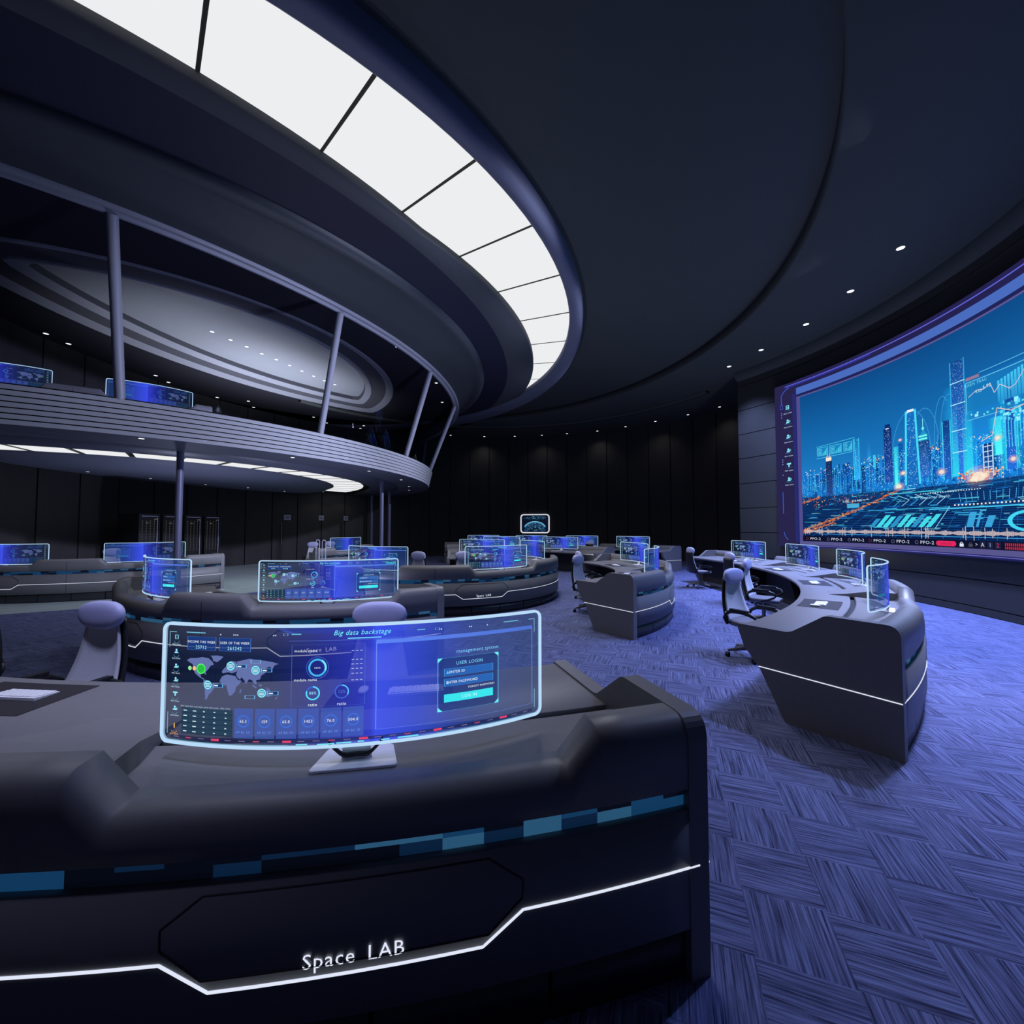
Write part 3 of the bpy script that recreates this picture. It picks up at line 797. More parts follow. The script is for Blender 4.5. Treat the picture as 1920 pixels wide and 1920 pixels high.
# round wall of tall panels with open joints
mb = MB()
a_ = 26.8
while a_ < 262:
    b0, b1 = a_ + .11, a_ + 5.45 - .11
    rows = [[pol(CW, RW, b, z) for z in (0, 7.6)] for b in frange(b0, b1, 2)]
    mb.loft(rows, False, False, 0, True)
    for b in (b0, b1): mb.loft([[pol(CW, RW, b, z) for z in (0, 7.6)], [pol(CW, RW + .06, b, z) for z in (0, 7.6)]])
    a_ += 5.45
mb2 = MB(); mb2.loft([[pol(CW, RW + .06, a, z) for z in (0, 7.7)] for a in frange(20, 262, 80)])
struct('wall_back', mb, 'wall', 'tall charcoal wall panels with narrow vertical joints'); struct('wall_backing', mb2, 'black')
# display wall: horizontal slabs
zj = [0.0, .155, .70, 1.57, 2.44, 3.33, 4.24, 5.12, 6.0, 6.9, 7.25]
mb = MB(); mbb = MB()
AA = frange(28.2, -66, 60)
for z0, z1 in zip(zj[:-1], zj[1:]):
    mb.loft([[pol(CS, RS + dd, a, z) for dd, z in ((.03, z0 + .008), (0, z0 + .012), (0, z1 - .012), (.03, z1 - .008))] for a in AA], False, False, 0, False)
    mb.loft([[pol(CS, RS + k, 28.2, z) for z in (z0 + .008, z1 - .008)] for k in (0, 2.6)], False, False)
mbb.loft([[pol(CS, RS + .03, a, z) for z in (0, 7.5)] for a in AA])
struct('wall_right', mb, 'screen_wall', 'curved charcoal slab wall carrying the display'); struct('wall_right_backing', mbb, 'black')
mb = MB(); mb.loft([[pol(CS, RS - k, a, z) for k, z in ((0, 7.10), (.05, 7.12), (.16, 7.22), (.18, 7.4))] for a in AA]); struct('trim_1', mb, 'ceil', 'dark cornice above the display wall')
mb = MB(); mb.loft([[pol(CW, 9.62 + k, a, z) for k, z in ((0, 7.39), (.02, 7.3), (.22, 7.3), (.24, 7.39))] for a in frange(22, 150, 50)]); struct('trim_2', mb, 'ceil', 'raised ring moulding on the outer ceiling band')

# ceiling: inner disc, outer ring, luminous ring, canopy
GC, GR = (-4.36, 11.49), 10.75
mb = MB(); pts = [pol(CW, 17, a, ZI) for a in frange(0, 360, 72)][:-1]
mb.add(pts, [tuple(range(72))]); struct('ceiling', mb, 'ceil', 'smooth dark inner ceiling')
mb = MB(); rows = []
for a in frange(-100, 160, 130):
    ri = min(hit(CW, a, GC, GR), 12.9)
    rows.append([pol(CW, ri + .05, a, ZI), pol(CW, ri, a, ZI - .03), pol(CW, ri, a, ZC + .03), pol(CW, ri + .04, a, ZC), pol(CW, 14.6, a, ZC)])
mb.loft(rows); struct('ceiling_outer', mb, 'ceil', 'lower outer ceiling band with downlights')

def ring_pts(C, R, z, th): return [pol(MZ, hit(MZ, a, C, R), a, z) for a in th]
TH_ = frange(-86, 52, 110)
# luminous panels with thin black joints, seen between the canopy and the outer trim
WI, WO = ((-9.94, 14.64), 10.70), ((-8.31, 12.43), 9.98)
def win(a): return max(hit(MZ, a, *WI), hit(MZ, a, (-12.88, 14.61), 12.71) + .36)
mb = MB()
lits = [-74, -66, -59.5, -53.5, -47.8, -42.2, -36.6, -31, -25.4, -19.8, -14.2, -8.6, -3, 2.6, 8.2, 14, 20, 26]
for b0, b1 in zip(lits[:-1], lits[1:]):
    th = frange(b0 + .09, b1 - .09, 6)
    rows = [[pol(MZ, win(a) - .35, a, 7.56), pol(MZ, hit(MZ, a, *WO) + .12, a, 7.56)] for a in th]
    mb.loft(rows, False, False, 0, False)
o = struct('ceiling_light_ring', mb, 'lightbox', 'luminous white crescent of ceiling panels with thin black joints')
mb = MB(); mb.loft([[pol(MZ, win(a) - .5, a, 7.6), pol(MZ, hit(MZ, a, *WO) + .2, a, 7.6)] for a in frange(-86, 40, 60)]); struct('ceiling_light_backing', mb, 'black')
TO = ((-9.32, 13.07), 11.44)
mb = MB(); rows = []
for a in frange(-86, 60, 120):
    i_, o_ = hit(MZ, a, *WO), hit(MZ, a, *TO)
    rows.append([pol(MZ, i_, a, 7.6), pol(MZ, i_, a, 7.42), pol(MZ, i_ + .03, a, 7.40), pol(MZ, o_ - .12, a, 7.39), pol(MZ, o_ - .03, a, 7.43), pol(MZ, o_, a, 7.5), pol(MZ, o_ + .02, a, ZI)])
mb.loft(rows); struct('trim_3', mb, 'ceil_trim', 'broad blue grey trim outside the luminous ceiling ring')
# canopy over the mezzanine: head rail, smooth soffit, rounded roll, navy step, grey face
HD, ST, NV = ((-15.9, 16.55), 13.6), ((-11.78, 14.52), 10.75), ((-12.88, 14.61), 12.71)
th = frange(-80, 62, 110)
def crows(spec):
    rows = []
    for a in th:
        r0 = [hit(MZ, a, *c_) if c_ else None for c_, *_ in spec]
        rows.append([pol(MZ, r + d, a, z) for r, (c_, d, z) in zip(r0, spec)])
    return rows
mb = MB(); mb.loft(crows([(HD, -.22, 7.40), (HD, -.22, 7.02), (HD, -.18, 7.0), (HD, -.10, 7.0), (HD, -.10, 7.05), (HD, -.06, 7.05), (HD, .0, 7.05), (HD, .03, 7.1)])); struct('trim_4', mb, 'mullion', 'pale head rail above the mezzanine glazing')
mb = MB(); mb.loft(crows([(HD, .03, 7.1), (ST, -.42, 7.26), (ST, -.3, 7.265)])); struct('ceiling_canopy', mb, 'canopy', 'smooth curved soffit of the canopy above the mezzanine')
mb = MB(); mb.loft(crows([(ST, -.3, 7.265), (ST, -.2, 7.25), (ST, -.10, 7.26), (ST, -.03, 7.30), (ST, 0, 7.36), (ST, .01, 7.42)])); struct('ceiling_canopy_lip', mb, 'canopy', 'rounded outer lip of the canopy')
mb = MB(); mb.loft(crows([(ST, -.02, 7.40), (NV, 0, 7.40)])); struct('ceiling_canopy_step', mb, 'canopy_navy', 'navy step between canopy and grey ceiling face')
mb = MB(); mb.loft([[pol(MZ, hit(MZ, a, *NV), a, 7.40), pol(MZ, win(a) - .03, a, 7.40), pol(MZ, win(a), a, 7.43), pol(MZ, win(a), a, 7.56)] for a in th]); struct('ceiling_canopy_face', mb, 'canopy_grey', 'flat grey band inside the luminous ring')

# mezzanine slab, soffit, fascia, deck
SF, FT = ((-14.4, 16.65), 10.78), ((-15.1, 17.0), 11.55)
ZSO, ZDK = 3.6, 3.85
th = frange(-84, 50, 90)
mb = MB()
mb.loft([[pol(MZ, r, a, ZSO) for r in (0.0, 6.0)] for a in th]); 
mb.loft([[pol(MZ, 8.3, a, ZSO), pol(MZ, 9.55, a, ZSO), pol(MZ, 9.56, a, ZSO + .02), pol(MZ, 9.62, a, ZSO + .02), pol(MZ, 9.63, a, ZSO), pol(MZ, hit(MZ, a, *SF), a, ZSO)] for a in th])
mb.loft([[pol(MZ, 6.0, a, ZSO), pol(MZ, 6.0, a, ZSO + .12), pol(MZ, 8.3, a, ZSO + .12), pol(MZ, 8.3, a, ZSO)] for a in th], mi=1, smooth=False)
struct('ceiling_mezzanine_soffit', mb, ['soffit', 'black'], 'smooth blue grey underside of the mezzanine')
mb = MB(); mb.loft([[pol(MZ, r, a, z) for r, z in ((0, 3.50), (5.4, 3.50), (6.1, 3.53), (6.5, 3.60), (6.65, 3.72))] for a in th]); struct('ceiling_drum', mb, 'ceil_trim', 'shallow grey drum inside the luminous oval')
mb = MB()
b = -78.0
while b < 44:
    mb.loft([[pol(MZ, r, a, 3.70) for r in (6.72, 8.02)] for a in frange(b + .55, b + 8.4 - .55, 6)], False, False, 0, False); b += 8.4
struct('ceiling_light_oval', mb, 'lightbox', 'luminous panels in a ring under the mezzanine')
mb = MB(); rows = []
nsl = 7
prof = []
for i in range(nsl):
    f0, f1 = i / nsl, (i + 1) / nsl
    prof += [(f0, 0), (f1 - .035, .022), (f1 - .03, -.03), (f1, -.03)]
for a in th:
    r0, r1 = hit(MZ, a, *SF), hit(MZ, a, *FT)
    row = [pol(MZ, r0 + (r1 - r0) * f + d, a, ZSO + (4.32 - ZSO) * f) for f, d in prof]
    row += [pol(MZ, r1, a, 4.32), pol(MZ, r1 - .14, a, 4.32), pol(MZ, r1 - .16, a, ZDK)]
    rows.append(row)
n = len(rows[0]); mats_i = []
for i in range(len(rows) - 1):
    for j in range(n - 1):
        dark = j < 4 * nsl and j % 4 in (1, 2, 3) and j != 4 * nsl - 1
        mb.add([rows[i][j], rows[i][j + 1], rows[i + 1][j + 1], rows[i + 1][j]], [(0, 1, 2, 3)], 1 if dark else 0, False)
struct('trim_5', mb, ['fascia', 'groove'], 'balcony fascia of seven horizontal blue grey slats')
mb = MB(); mb.loft([[pol(MZ, r, a, ZDK) for r in (0.0, hit(MZ, a, *FT) - .15)] for a in th]); struct('floor_mezzanine', mb, 'ceil_up', 'upper deck of the mezzanine')

# upper room ceiling with a lens-shaped stepped tray
LC, CN, RN, CF, RF = (-8.4, 13.6), (-11.93, 14.8), 7.3, (0.05, 10.31), 12.0
def lens(a, d):
    r = [x for x in (hit(LC, a, CN, RN - d), hit(LC, a, CF, RF - d)) if x]
    x, y = r if len(r) == 2 else (r[0], r[0])
    k = 34.0; return (x ** -k + y ** -k) ** (-1 / k)      # smooth minimum rounds the two tips
ta = frange(0, 360, 180)
mb = MB(); rows = []
for a in ta:
    ro = min(hit(LC, a, *HD) - .2, 30); rw = hit(LC, a, CW, RW + .5)
    rows.append([pol(LC, lens(a, 0), a, 7.4), pol(LC, max(lens(a, 0) + .01, min(ro, rw)), a, 7.4)])
mb.loft(rows); struct('ceiling_upper', mb, 'ceil_up', 'dark ceiling of the upper room')
for nm, mt, sp, lb in (('trim_6', 'tray_light', ((0, 7.4), (.02, 7.37), (.30, 7.47)), 'outer pale band of the ceiling tray'), ('trim_7', 'tray_dark', ((.30, 7.47), (.85, 7.49)), 'dark band of the ceiling tray'),
                   ('trim_8', 'tray_light', ((.85, 7.49), (.87, 7.45), (1.12, 7.54)), 'inner pale band of the ceiling tray'), ('trim_9', 'tray_dark', ((1.12, 7.54), (1.16, 7.68)), 'riser of the ceiling tray')):
    mb = MB(); mb.loft([[pol(LC, lens(a, d), a, z) for d, z in sp] for a in ta], False, False, 0, False); struct(nm, mb, mt, lb)
mb = MB(); mb.add([Vector((LC[0], LC[1], 7.685))] + [pol(LC, lens(a, 1.1), a, 7.685) for a in ta[:-1]], [(0, i + 1, (i + 1) % 180 + 1) for i in range(180)]); struct('ceiling_tray', mb, 'tray_panel', 'pale inner panel of the lens shaped ceiling tray')
# made-up lamps hidden behind the fascia, put there to light the ceiling tray
for (x, y, e) in ((-8.9, 15.0, 1150), (-7.7, 17.4, 420), (-9.4, 12.2, 520)):
    lamp('deck_fill_lamp', 'SPOT', (x, y, 4.0), e, (.92, .94, 1.0), (x - .4, y + .5, 7.6), .1, 112, 1.0)

# mezzanine columns, mullions and glass
mb = MB(); mb.tube([(0, 0, 0), (0, 0, ZSO)], .074, 20); cme = mb.mesh('column', 'column')
for a in (-46.0, -1.5, 27.5, 45.0):
    o = bpy.data.objects.new('column', cme); COL.objects.link(o); p = pol(MZ, 9.38, a); o.location = (p.x, p.y, 0)
    tag(o, 'slender round blue grey column carrying the mezzanine', None, None, 'structure')
mul = [(-51.75, -51.75), (-30.75, -33.25), (-10.25, -14.25), (9, 4.75), (31, 40.5), (-74, -72)]
for i, (ab, at_) in enumerate(mul):
    p0, p1 = pol(MZ, hit(MZ, ab, *FT) - .07, ab, 4.3), pol(MZ, hit(MZ, at_, *HD) - .14, at_, 7.02)
    mb = MB(); mb.tube([p0, p1], .085, 10, flat=1.0); struct('trim_%d' % (10 + i), mb, 'mullion', 'leaning pale mullion of the mezzanine glazing')
ms = sorted(mul)
for i, (m0, m1) in enumerate(zip(ms[:-1], ms[1:])):
    mb = MB(); rows = []
    for f in frange(0, 1, 12):
        a, b = m0[0] + (m1[0] - m0[0]) * f, m0[1] + (m1[1] - m0[1]) * f
        rows.append([pol(MZ, hit(MZ, a, *FT) - .07, a, 4.3), pol(MZ, hit(MZ, b, *HD) - .14, b, 7.02)])
    mb.loft(rows); struct('window_%d' % (i + 1), mb, 'glass', 'tilted curved glass pane above the balcony fascia')

# ================================================================== DISPLAY WALL
root = empty('video_wall', tuple(pol(CS, RS, 3, 0))); tag(root, 'huge curved display on the slab wall showing a glowing blue city', 'screen')
inv = Matrix.Translation(-Vector(root.location))
RD = 10.08; A0 = 15.15; UMAX = 11.4
def dp(u, v, ly=0): return pol(CS, RD - .0012 * ly - .002, A0 - math.degrees(u / RD), v) - root.location
def darc(u0, u1, prof, n=40): return [[pol(CS, RD + k, A0 - math.degrees(u / RD), v) - root.location for k, v in prof] for u in frange(u0, u1, n)]
M['bezel'] = pbr('display_bezel', (58, 56, 92), .5, 0, .3)
mb = MB(); mb.loft(darc(-.86, UMAX + .9, ((.12, 1.13), (.0, 1.15), (.0, 6.42), (.12, 6.44))), False, True, 0, False); o = put('display_casing', mb, 'bezel', root)
mb = MB()
def sky(u, v):
    t = (v - 3.3) / 2.53
    a, b, c_ = (30, 124, 196), (20, 102, 170), (14, 76, 138)
    f = max(0, min(1, t))
    col = [a[i] * (1 - f * 2) + b[i] * f * 2 if f < .5 else b[i] * (2 - 2 * f) + c_[i] * (2 * f - 1) for i in range(3)]
    g = math.exp(-((v - 3.0) / .42) ** 2) * (.4 + .6 * math.exp(-((u - 4.4) / 1.9) ** 2))
    col = [col[0] * (1 - g * .3) + 10 * g, col[1] * (1 - g * .1) + 34 * g, min(255, col[2] + 50 * g)]
    if v < 2.75:
        k = min(1, (2.75 - v) / .25); gr = (10, 38, 84); col = [col[i] * (1 - k) + gr[i] * k for i in range(3)]
    if 4 < u < 5.8 and v < 4.7: col = [col[0], col[1] + 14, col[2] + 22]
    return tuple(lin(col) + [1])
nu, nv = 60, 44; vs = []; cs = []
for i in range(nu + 1):
    for j in range(nv + 1):
        u, v = UMAX * i / nu, 1.49 + 4.34 * j / nv; vs.append(dp(u, v, 1)); cs.append(sky(u, v))
mb.add(vs, [(i * (nv + 1) + j, (i + 1) * (nv + 1) + j, (i + 1) * (nv + 1) + j + 1, i * (nv + 1) + j + 1) for i in range(nu) for j in range(nv)], 0, True, cs)
D = UI(mb, lambda x, y, ly: dp(x, y, ly + 2), 1, .25); c = D.c
# bands above and round the picture
D.rect(-.12, 5.95, UMAX, 6.16, c((74, 108, 190)), 1); D.rect(-.12, 5.83, UMAX, 5.87, c((92, 88, 150)), 1)
D.rect(-.12, 1.30, -.0, 5.83, c((80, 78, 140)), 1); D.rect(-.12, 1.22, UMAX, 1.33, c((88, 86, 140)), 1)
D.rect(-.86, 1.15, -.12, 6.4, c((40, 36, 76)), 0); D.rect(-.25, 1.3, -.12, 6.0, c((42, 48, 120), .8), 1, c((34, 40, 110), .9))
D.rect(-.12, 6.16, UMAX + .8, 6.42, c((38, 34, 80)), 0); D.rect(-.5, 6.30, UMAX, 6.325, c((96, 104, 220)), 2); D.rect(-.5, 6.26, 2.2, 6.285, c((50, 62, 190), .8), 2)
D.rect(-.86, 1.15, UMAX + .8, 1.22, c((36, 38, 92)), 0); D.rect(-.5, 1.185, UMAX, 1.20, c((110, 108, 200)), 2)
D.rect(-.12, 5.87, UMAX, 5.95, c((32, 36, 86)), 1)
D.line([(-.36, 6.25), (-.52, 6.18), (-.63, 6.05), (-.63, 5.75)], .02, c((70, 100, 220))); D.frame(-.68, 5.6, -.58, 5.75, .012, c((70, 90, 210)))
for v in (5.48, 5.41, 5.33, 3.95, 3.88, 3.8, 3.45): D.disc(-.63, v, .02, c((110, 130, 200)))
D.rect(-.66, 2.2, -.64, 2.9, c((60, 100, 220))); D.line([(-.64, 1.6), (-.6, 1.45), (-.5, 1.35)], .02, c((60, 100, 220)))
for i, v in enumerate((5.6, 5.15, 4.66, 4.21, 3.74, 3.28)):
    k = c((130, 230, 250)); U = -.42
    if i == 0: D.frame(U - .06, v - .04, U + .05, v + .09, .025, k); D.disc(U, v + .02, .02, k)
    elif i == 4: D.rect(U - .07, v + .03, U + .07, v + .08, k); D.rect(U - .02, v - .05, U + .02, v + .03, k)
    else:
        D.disc(U - .01, v + .05, .035, k); D.poly([(U - .07, v - .04), (U - .05, v + .01), (U + .03, v + .01), (U + .05, v - .04)], k, 2)
        D.ring(U + .05, v + .02, .03, .012, k)
    D.ring(U, v - .04, .13, .014, c((70, 130, 190), .8), 2, 200, 340, 16, .35); D.text('data name', U, v - .16, .065, c((190, 215, 245)))
# far city glitter
rnd = random.Random(11)
def lights(n, u0, u1, v0, v1, cols, smin=.008, smax=.03, ly=2, a=1.0):
    for _ in range(n):
        u = rnd.uniform(u0, u1); v = v0 + (v1 - v0) * rnd.random() ** .8; s = rnd.uniform(smin, smax); h = s * rnd.uniform(.5, 1.2)
        D.rect(u, v, u + s, v + h, c(rnd.choice(cols), a), ly)
CY = [(60, 190, 250), (30, 140, 230), (90, 230, 255), (150, 235, 255), (20, 110, 210)]
WM = [(250, 190, 140), (255, 220, 190), (240, 140, 80)]
lights(420, 0, UMAX, 3.28, 3.52, CY + WM[:2] + [(200, 235, 255)], .01, .035)
lights(190, 1.9, UMAX, 3.44, 3.56, WM + [(255, 235, 220)], .01, .03)
# mid-rise blocks
for _ in range(420):
    u = rnd.uniform(0, UMAX); wd = rnd.uniform(.05, .15); h = rnd.uniform(.15, .62) * (1.0 + .5 * math.exp(-((u - 3.6) / 1.8) ** 2)); v = rnd.uniform(2.62, 2.95)
    k = rnd.choice([(16, 78, 164), (12, 58, 134), (20, 104, 195), (10, 48, 112), (24, 126, 215), (18, 88, 180)])
    D.vgrad(u, v, u + wd, v + h, c((24, 120, 210), .45) if rnd.random() < .5 else c(k, .7), c(k, .9), 1)
    if rnd.random() < .35: D.rect(u, v, u + .012, v + h, c((70, 210, 250), .7), 2)
lights(3600, 0, UMAX, 2.62, 3.4, CY + CY + CY + [(190, 240, 255)] + WM[:1], .006, .02, 3)
lights(1100, 2.0, 6.2, 2.62, 3.6, [(90, 240, 255), (160, 250, 255), (60, 200, 255)], .006, .024, 3)
def tower(u0, u1, v0, v1, body, edge=None, win=None, n=60, glow=0.0):
    if glow: D.rect(u0 - glow, v0, u0, v1, c((30, 200, 240), 0.0), 3, c((40, 225, 250), .55)); D.rect(u1, v0, u1 + glow, v1, c((40, 225, 250), .55), 3, c((30, 200, 240), 0.0))
    D.vgrad(u0, v0, u1, v1, c([min(255, x * 1.5 + 12) for x in body]), c(body), 4)
    if edge: D.rect(u0, v0, u0 + .025, v1, c(edge, .95), 5); D.rect(u1 - .025, v0, u1, v1, c(edge, .95), 5)
    for _ in range(n):
        a = rnd.uniform(u0 + .01, u1 - .03); b = rnd.uniform(v0, v1 - .02); s = rnd.uniform(.006, .013)
        D.rect(a, b, a + s, b + s * .8, c(rnd.choice(win or [(120, 210, 255), (60, 160, 235), (220, 240, 255)])), 6)
tower(.78, .97, 2.67, 3.72, (16, 40, 88), None, [(110, 190, 250), (230, 150, 110)], 60); D.rect(.79, 3.68, .96, 3.78, c((255, 236, 215)), 7)
for k in range(7): D.line([(.8 + .022 * k, 3.76), (.81 + .022 * k, 3.82 + .04 * (k % 3))], .01, c((250, 190, 160)), 7)
tower(1.62, 1.80, 3.04, 4.16, (20, 110, 180), (50, 200, 235), None, 120)
tower(2.49, 2.70, 2.87, 4.22, (12, 44, 108), None, [(120, 200, 250), (220, 235, 255)], 150); D.rect(2.53, 4.18, 2.67, 4.32, c((12, 44, 108)), 4); D.rect(2.55, 4.2, 2.64, 4.225, c((230, 245, 255)), 7)
D.poly([(3.04, 2.75), (3.40, 2.75), (3.33, 4.50), (3.10, 4.50)], c((26, 108, 190)), 4)
for x0, x1 in (((3.04, 2.75), (3.10, 4.5)), ((3.40, 2.75), (3.33, 4.5))): D.line([x0, x1], .05, c((70, 220, 250)), 5)
for _ in range(170): a = rnd.uniform(3.09, 3.34); b = rnd.uniform(2.75, 4.45); D.rect(a, b, a + .015, b + .014, c(rnd.choice(CY + [(225, 245, 255)])), 6)
D.rect(3.13, 4.46, 3.3, 4.52, c((240, 240, 250)), 6)
tower(3.38, 3.65, 2.9, 3.72, (20, 66, 130), None, [(190, 225, 255), (110, 180, 240)], 190)
D.poly([(3.40, 3.72), (3.63, 3.72), (3.58, 3.9), (3.52, 3.96), (3.46, 3.9)], c((30, 150, 200)), 5)
for i in range(12): D.disc(3.42 + .035 * (i % 6), 3.76 + .07 * (i // 6), .022, c((120, 250, 240)), 7)
D.line([(3.515, 3.95), (3.515, 4.22)], .014, c((150, 245, 250)), 6); D.disc(3.515, 4.0, .035, c((110, 240, 245)), 6)
tower(3.97, 4.18, 2.77, 4.03, (14, 60, 128), (60, 210, 245), None, 90, .0)
tower(2.76, 2.84, 2.7, 3.72, (50, 190, 230), None, [(160, 250, 255)], 40, .06)
tower(4.20, 4.54, 2.81, 5.22, (20, 74, 146), (50, 170, 225), [(130, 200, 245), (80, 165, 230), (220, 235, 255)], 520, 0)
for q0, q1, kk in ((3.98, 4.2, 0), (4.54, 4.74, 1)):
    for vv in range(8):
        v0, v1 = 2.81 + .24 * vv, 3.05 + .24 * vv; al = .5 * (1 - vv / 8); D.rect(q0, v0, q1, v1, c((40, 215, 250), 0.0 if kk == 0 else al), 3, c((40, 215, 250), al if kk == 0 else 0.0))
D.vgrad(4.2, 2.81, 4.34, 4.4, c((50, 230, 250), .8), c((50, 200, 250), .0), 7); D.vgrad(4.44, 2.81, 4.66, 4.1, c((50, 235, 250), .75), c((50, 220, 250), .05), 5)
for v in (3.3, 3.75, 4.3, 4.75): D.rect(4.2, v, 4.54, v + .018, c((180, 245, 255)), 7)
tower(4.87, 5.09, 2.72, 3.36, (14, 52, 110), (190, 225, 255), None, 10)
for i in range(6): D.rect(4.87, 2.8 + .1 * i, 5.09, 2.815 + .1 * i, c((200, 230, 255)), 7)
D.rect(4.975, 2.72, 4.99, 3.36, c((200, 230, 255)), 7)
tower(5.14, 5.28, 3.1, 3.82, (50, 210, 245), None, [(150, 250, 255)], 30, .16)
for q in range(6, 12):
    u = 5.4 + .85 * (q - 6) + rnd.uniform(-.1, .1); tower(u, u + .24, 2.8, rnd.uniform(3.6, 4.8), (16, 66, 140), (60, 200, 245), None, 120, .1)
for i in range(9): D.rect(5.36 + .06 * i, 3.2, 5.375 + .06 * i, 3.75 + .1 * math.sin(i * 1.7), c((70, 220, 250)), 5)
# beams and arcs
D.vgrad(2.02, 3.5, 2.12, 4.05, c((50, 170, 235), .6), c((30, 130, 210), 0), 2); D.rect(2.18, 3.3, 2.25, 3.62, c((60, 200, 240)), 4)
def arc(x, y, rx, ry, a0=0, a1=180, w=.012, col=(70, 170, 225)):
    D.line([(x + rx * math.cos(math.radians(a)), y + ry * math.sin(math.radians(a))) for a in frange(a0, a1, 16)], w, c(col, .8), 3)
arc(3.2, 3.4, .5, 1.1); arc(3.55, 3.5, .35, .95, 10, 120); arc(4.0, 3.6, .22, .98, 60, 180); arc(4.15, 3.6, .22, .98, 60, 180)
for x, y, s in ((4.76, 2.74, .15), (4.66, 2.7, .08), (4.9, 2.76, .07), (3.93, 2.95, .06), (2.86, 2.74, .07), (2.98, 3.05, .05), (5.2, 3.42, .05), (2.93, 3.86, .03), (5.5, 2.98, .05)):
    for k, al in ((2.2, .15), (1.5, .3), (1.0, .75)): D.disc(x, y, s * k, c((255, 190, 140) if k > 1 else (255, 238, 215), al), 7 + int(3 - k), 14, .7)
lights(120, 4.3, 5.3, 2.62, 2.86, WM + [(255, 120, 70)], .01, .04, 9)
# ground: data plane
D.rect(0, 1.49, UMAX, 2.66, c((8, 30, 78), .72), 9)
for i in range(26): v = 1.56 + 1.08 * (i / 26) ** .8; D.rect(0, v, UMAX, v + .007, c((30, 110, 190), .55), 10)
for i in range(44):
    x = -2.5 + i * .4; D.line([(x, 1.5), (x + (x - 4.2) * -.35 + .55, 2.64)], .009, c((36, 130, 205), .5), 10) if 0 <= x <= UMAX - .6 and 0 <= x + (x - 4.2) * -.35 + .55 else None
for _ in range(420):
    x = rnd.uniform(0, UMAX - .6); y = 1.7 + .95 * rnd.random(); s_ = rnd.uniform(.05, .4); D.rect(x, y, x + s_, y + rnd.choice((.008, .012, .02)), c(rnd.choice(CY), rnd.uniform(.3, .9)), 11)
lights(110, 0, 2.2, 2.35, 2.62, [(240, 130, 60), (250, 180, 110), (200, 90, 50)], .008, .03, 11, .8)
# amber roads
for (x0, y0), (x1, y1), n in (((.0, 1.66), (1.6, 2.2), 110), ((1.6, 2.2), (2.9, 2.68), 50), ((0, 1.58), (1.0, 1.9), 50), ((0, 2.5), (.55, 2.64), 24)):
    D.line([(x0, y0), (x1, y1)], .035, c((190, 90, 40), .7), 11)
    for _ in range(n):
        t = rnd.random(); s = rnd.uniform(.02, .07); x = x0 + (x1 - x0) * t; y = y0 + (y1 - y0) * t + rnd.gauss(0, .03)
        if x > 0 and y > 1.5: D.line([(x, y), (x + s, y + s * .33)], .009, c(rnd.choice([(255, 150, 60), (255, 200, 120), (230, 110, 50)])), 12)
for i in range(9):      # slanted cyan bars
    x = 2.02 + .185 * i; h = .30 * (.7 + .3 * abs(math.sin(i * 1.3))); k = (70, 225, 240) if i % 3 else (46, 150, 205)
    D.poly([(x, 1.76), (x + .13, 1.76), (x + .13 + h * .95, 1.76 + h), (x + h * .95, 1.76 + h)], c(k, .95), 12)
D.line([(3.74, 1.74), (4.1, 2.2)], .014, c((150, 220, 250)), 12); D.rect(2.0, 2.18, 4.1, 2.195, c((60, 190, 240)), 12)
for a, b, k in ((4.45, 4.6, .3), (4.66, 4.72, .3), (4.85, 5.0, .22)): D.poly([(a, 1.76), (b, 1.76), (b + .1, 1.76 + k), (a + .1, 1.76 + k)], c((60, 170, 225), .9), 12)
D.ring(5.75, 1.87, .42, .10, c((70, 215, 245)), 12, 0, 360, 40, .45)
D.rect(3.6, 2.14, UMAX, 2.165, c((70, 200, 245)), 12); D.rect(2.6, 2.56, 3.9, 2.575, c((70, 225, 235)), 12)
for i in range(6): x = 2.6 + .22 * i; D.line([(x, 2.52), (x + .3, 2.40), (x + .1, 2.26)], .014, c((140, 215, 250) if i % 2 else (60, 180, 230)), 12)
for i in range(13): x = 4.35 + .13 * i; D.line([(x, 2.28), (x - .03 + .02 * i * .3, 2.46)], .01, c((90, 190, 240)), 12)
for i in range(24): D.rect(4.2 + .085 * i, 2.2, 4.235 + .085 * i, 2.23, c((240, 240, 235)), 13); D.rect(3.4 + .06 * i, 2.50, 3.425 + .06 * i, 2.52, c((230, 235, 240)), 13)
D.text('connected weekly', 3.75, 2.42, .09, c((170, 225, 250)), 13, True); D.rect(1.4, 2.28, 1.75, 2.40, c((80, 190, 230), .8), 13)
D.text('0.001  344.100', 1.55, 2.47, .085, c((215, 235, 250)), 13)
# HUD panels
D.line([(.5, 4.15), (1.66, 4.2), (1.7, 3.4)], .012, c((80, 215, 245)), 8); D.line([(.5, 3.8), (1.6, 3.83)], .014, c((80, 215, 245)), 8)
for x0, x1 in ((.52, .86), (.90, 1.28), (1.34, 1.60)):
    D.rect(x0, 3.87, x1, 4.12, c((24, 140, 200), .7), 7); D.frame(x0, 3.87, x1, 4.12, .012, c((80, 215, 245)), 8)
    for i in range(5): D.rect(x0 + .03, 3.90 + .04 * i, x0 + (x1 - x0) * .45, 3.912 + .04 * i, c((110, 230, 245)), 8); D.rect(x0 + (x1 - x0) * (.52 + .09 * i), 3.89, x0 + (x1 - x0) * (.57 + .09 * i), 3.93 + .035 * i, c((80, 225, 240)), 8)
D.rect(4.56, 4.08, UMAX, 4.66, c((26, 120, 180), .55), 5); D.line([(4.56, 4.02), (4.56, 4.66), (UMAX, 4.66)], .014, c((110, 205, 240)), 6)
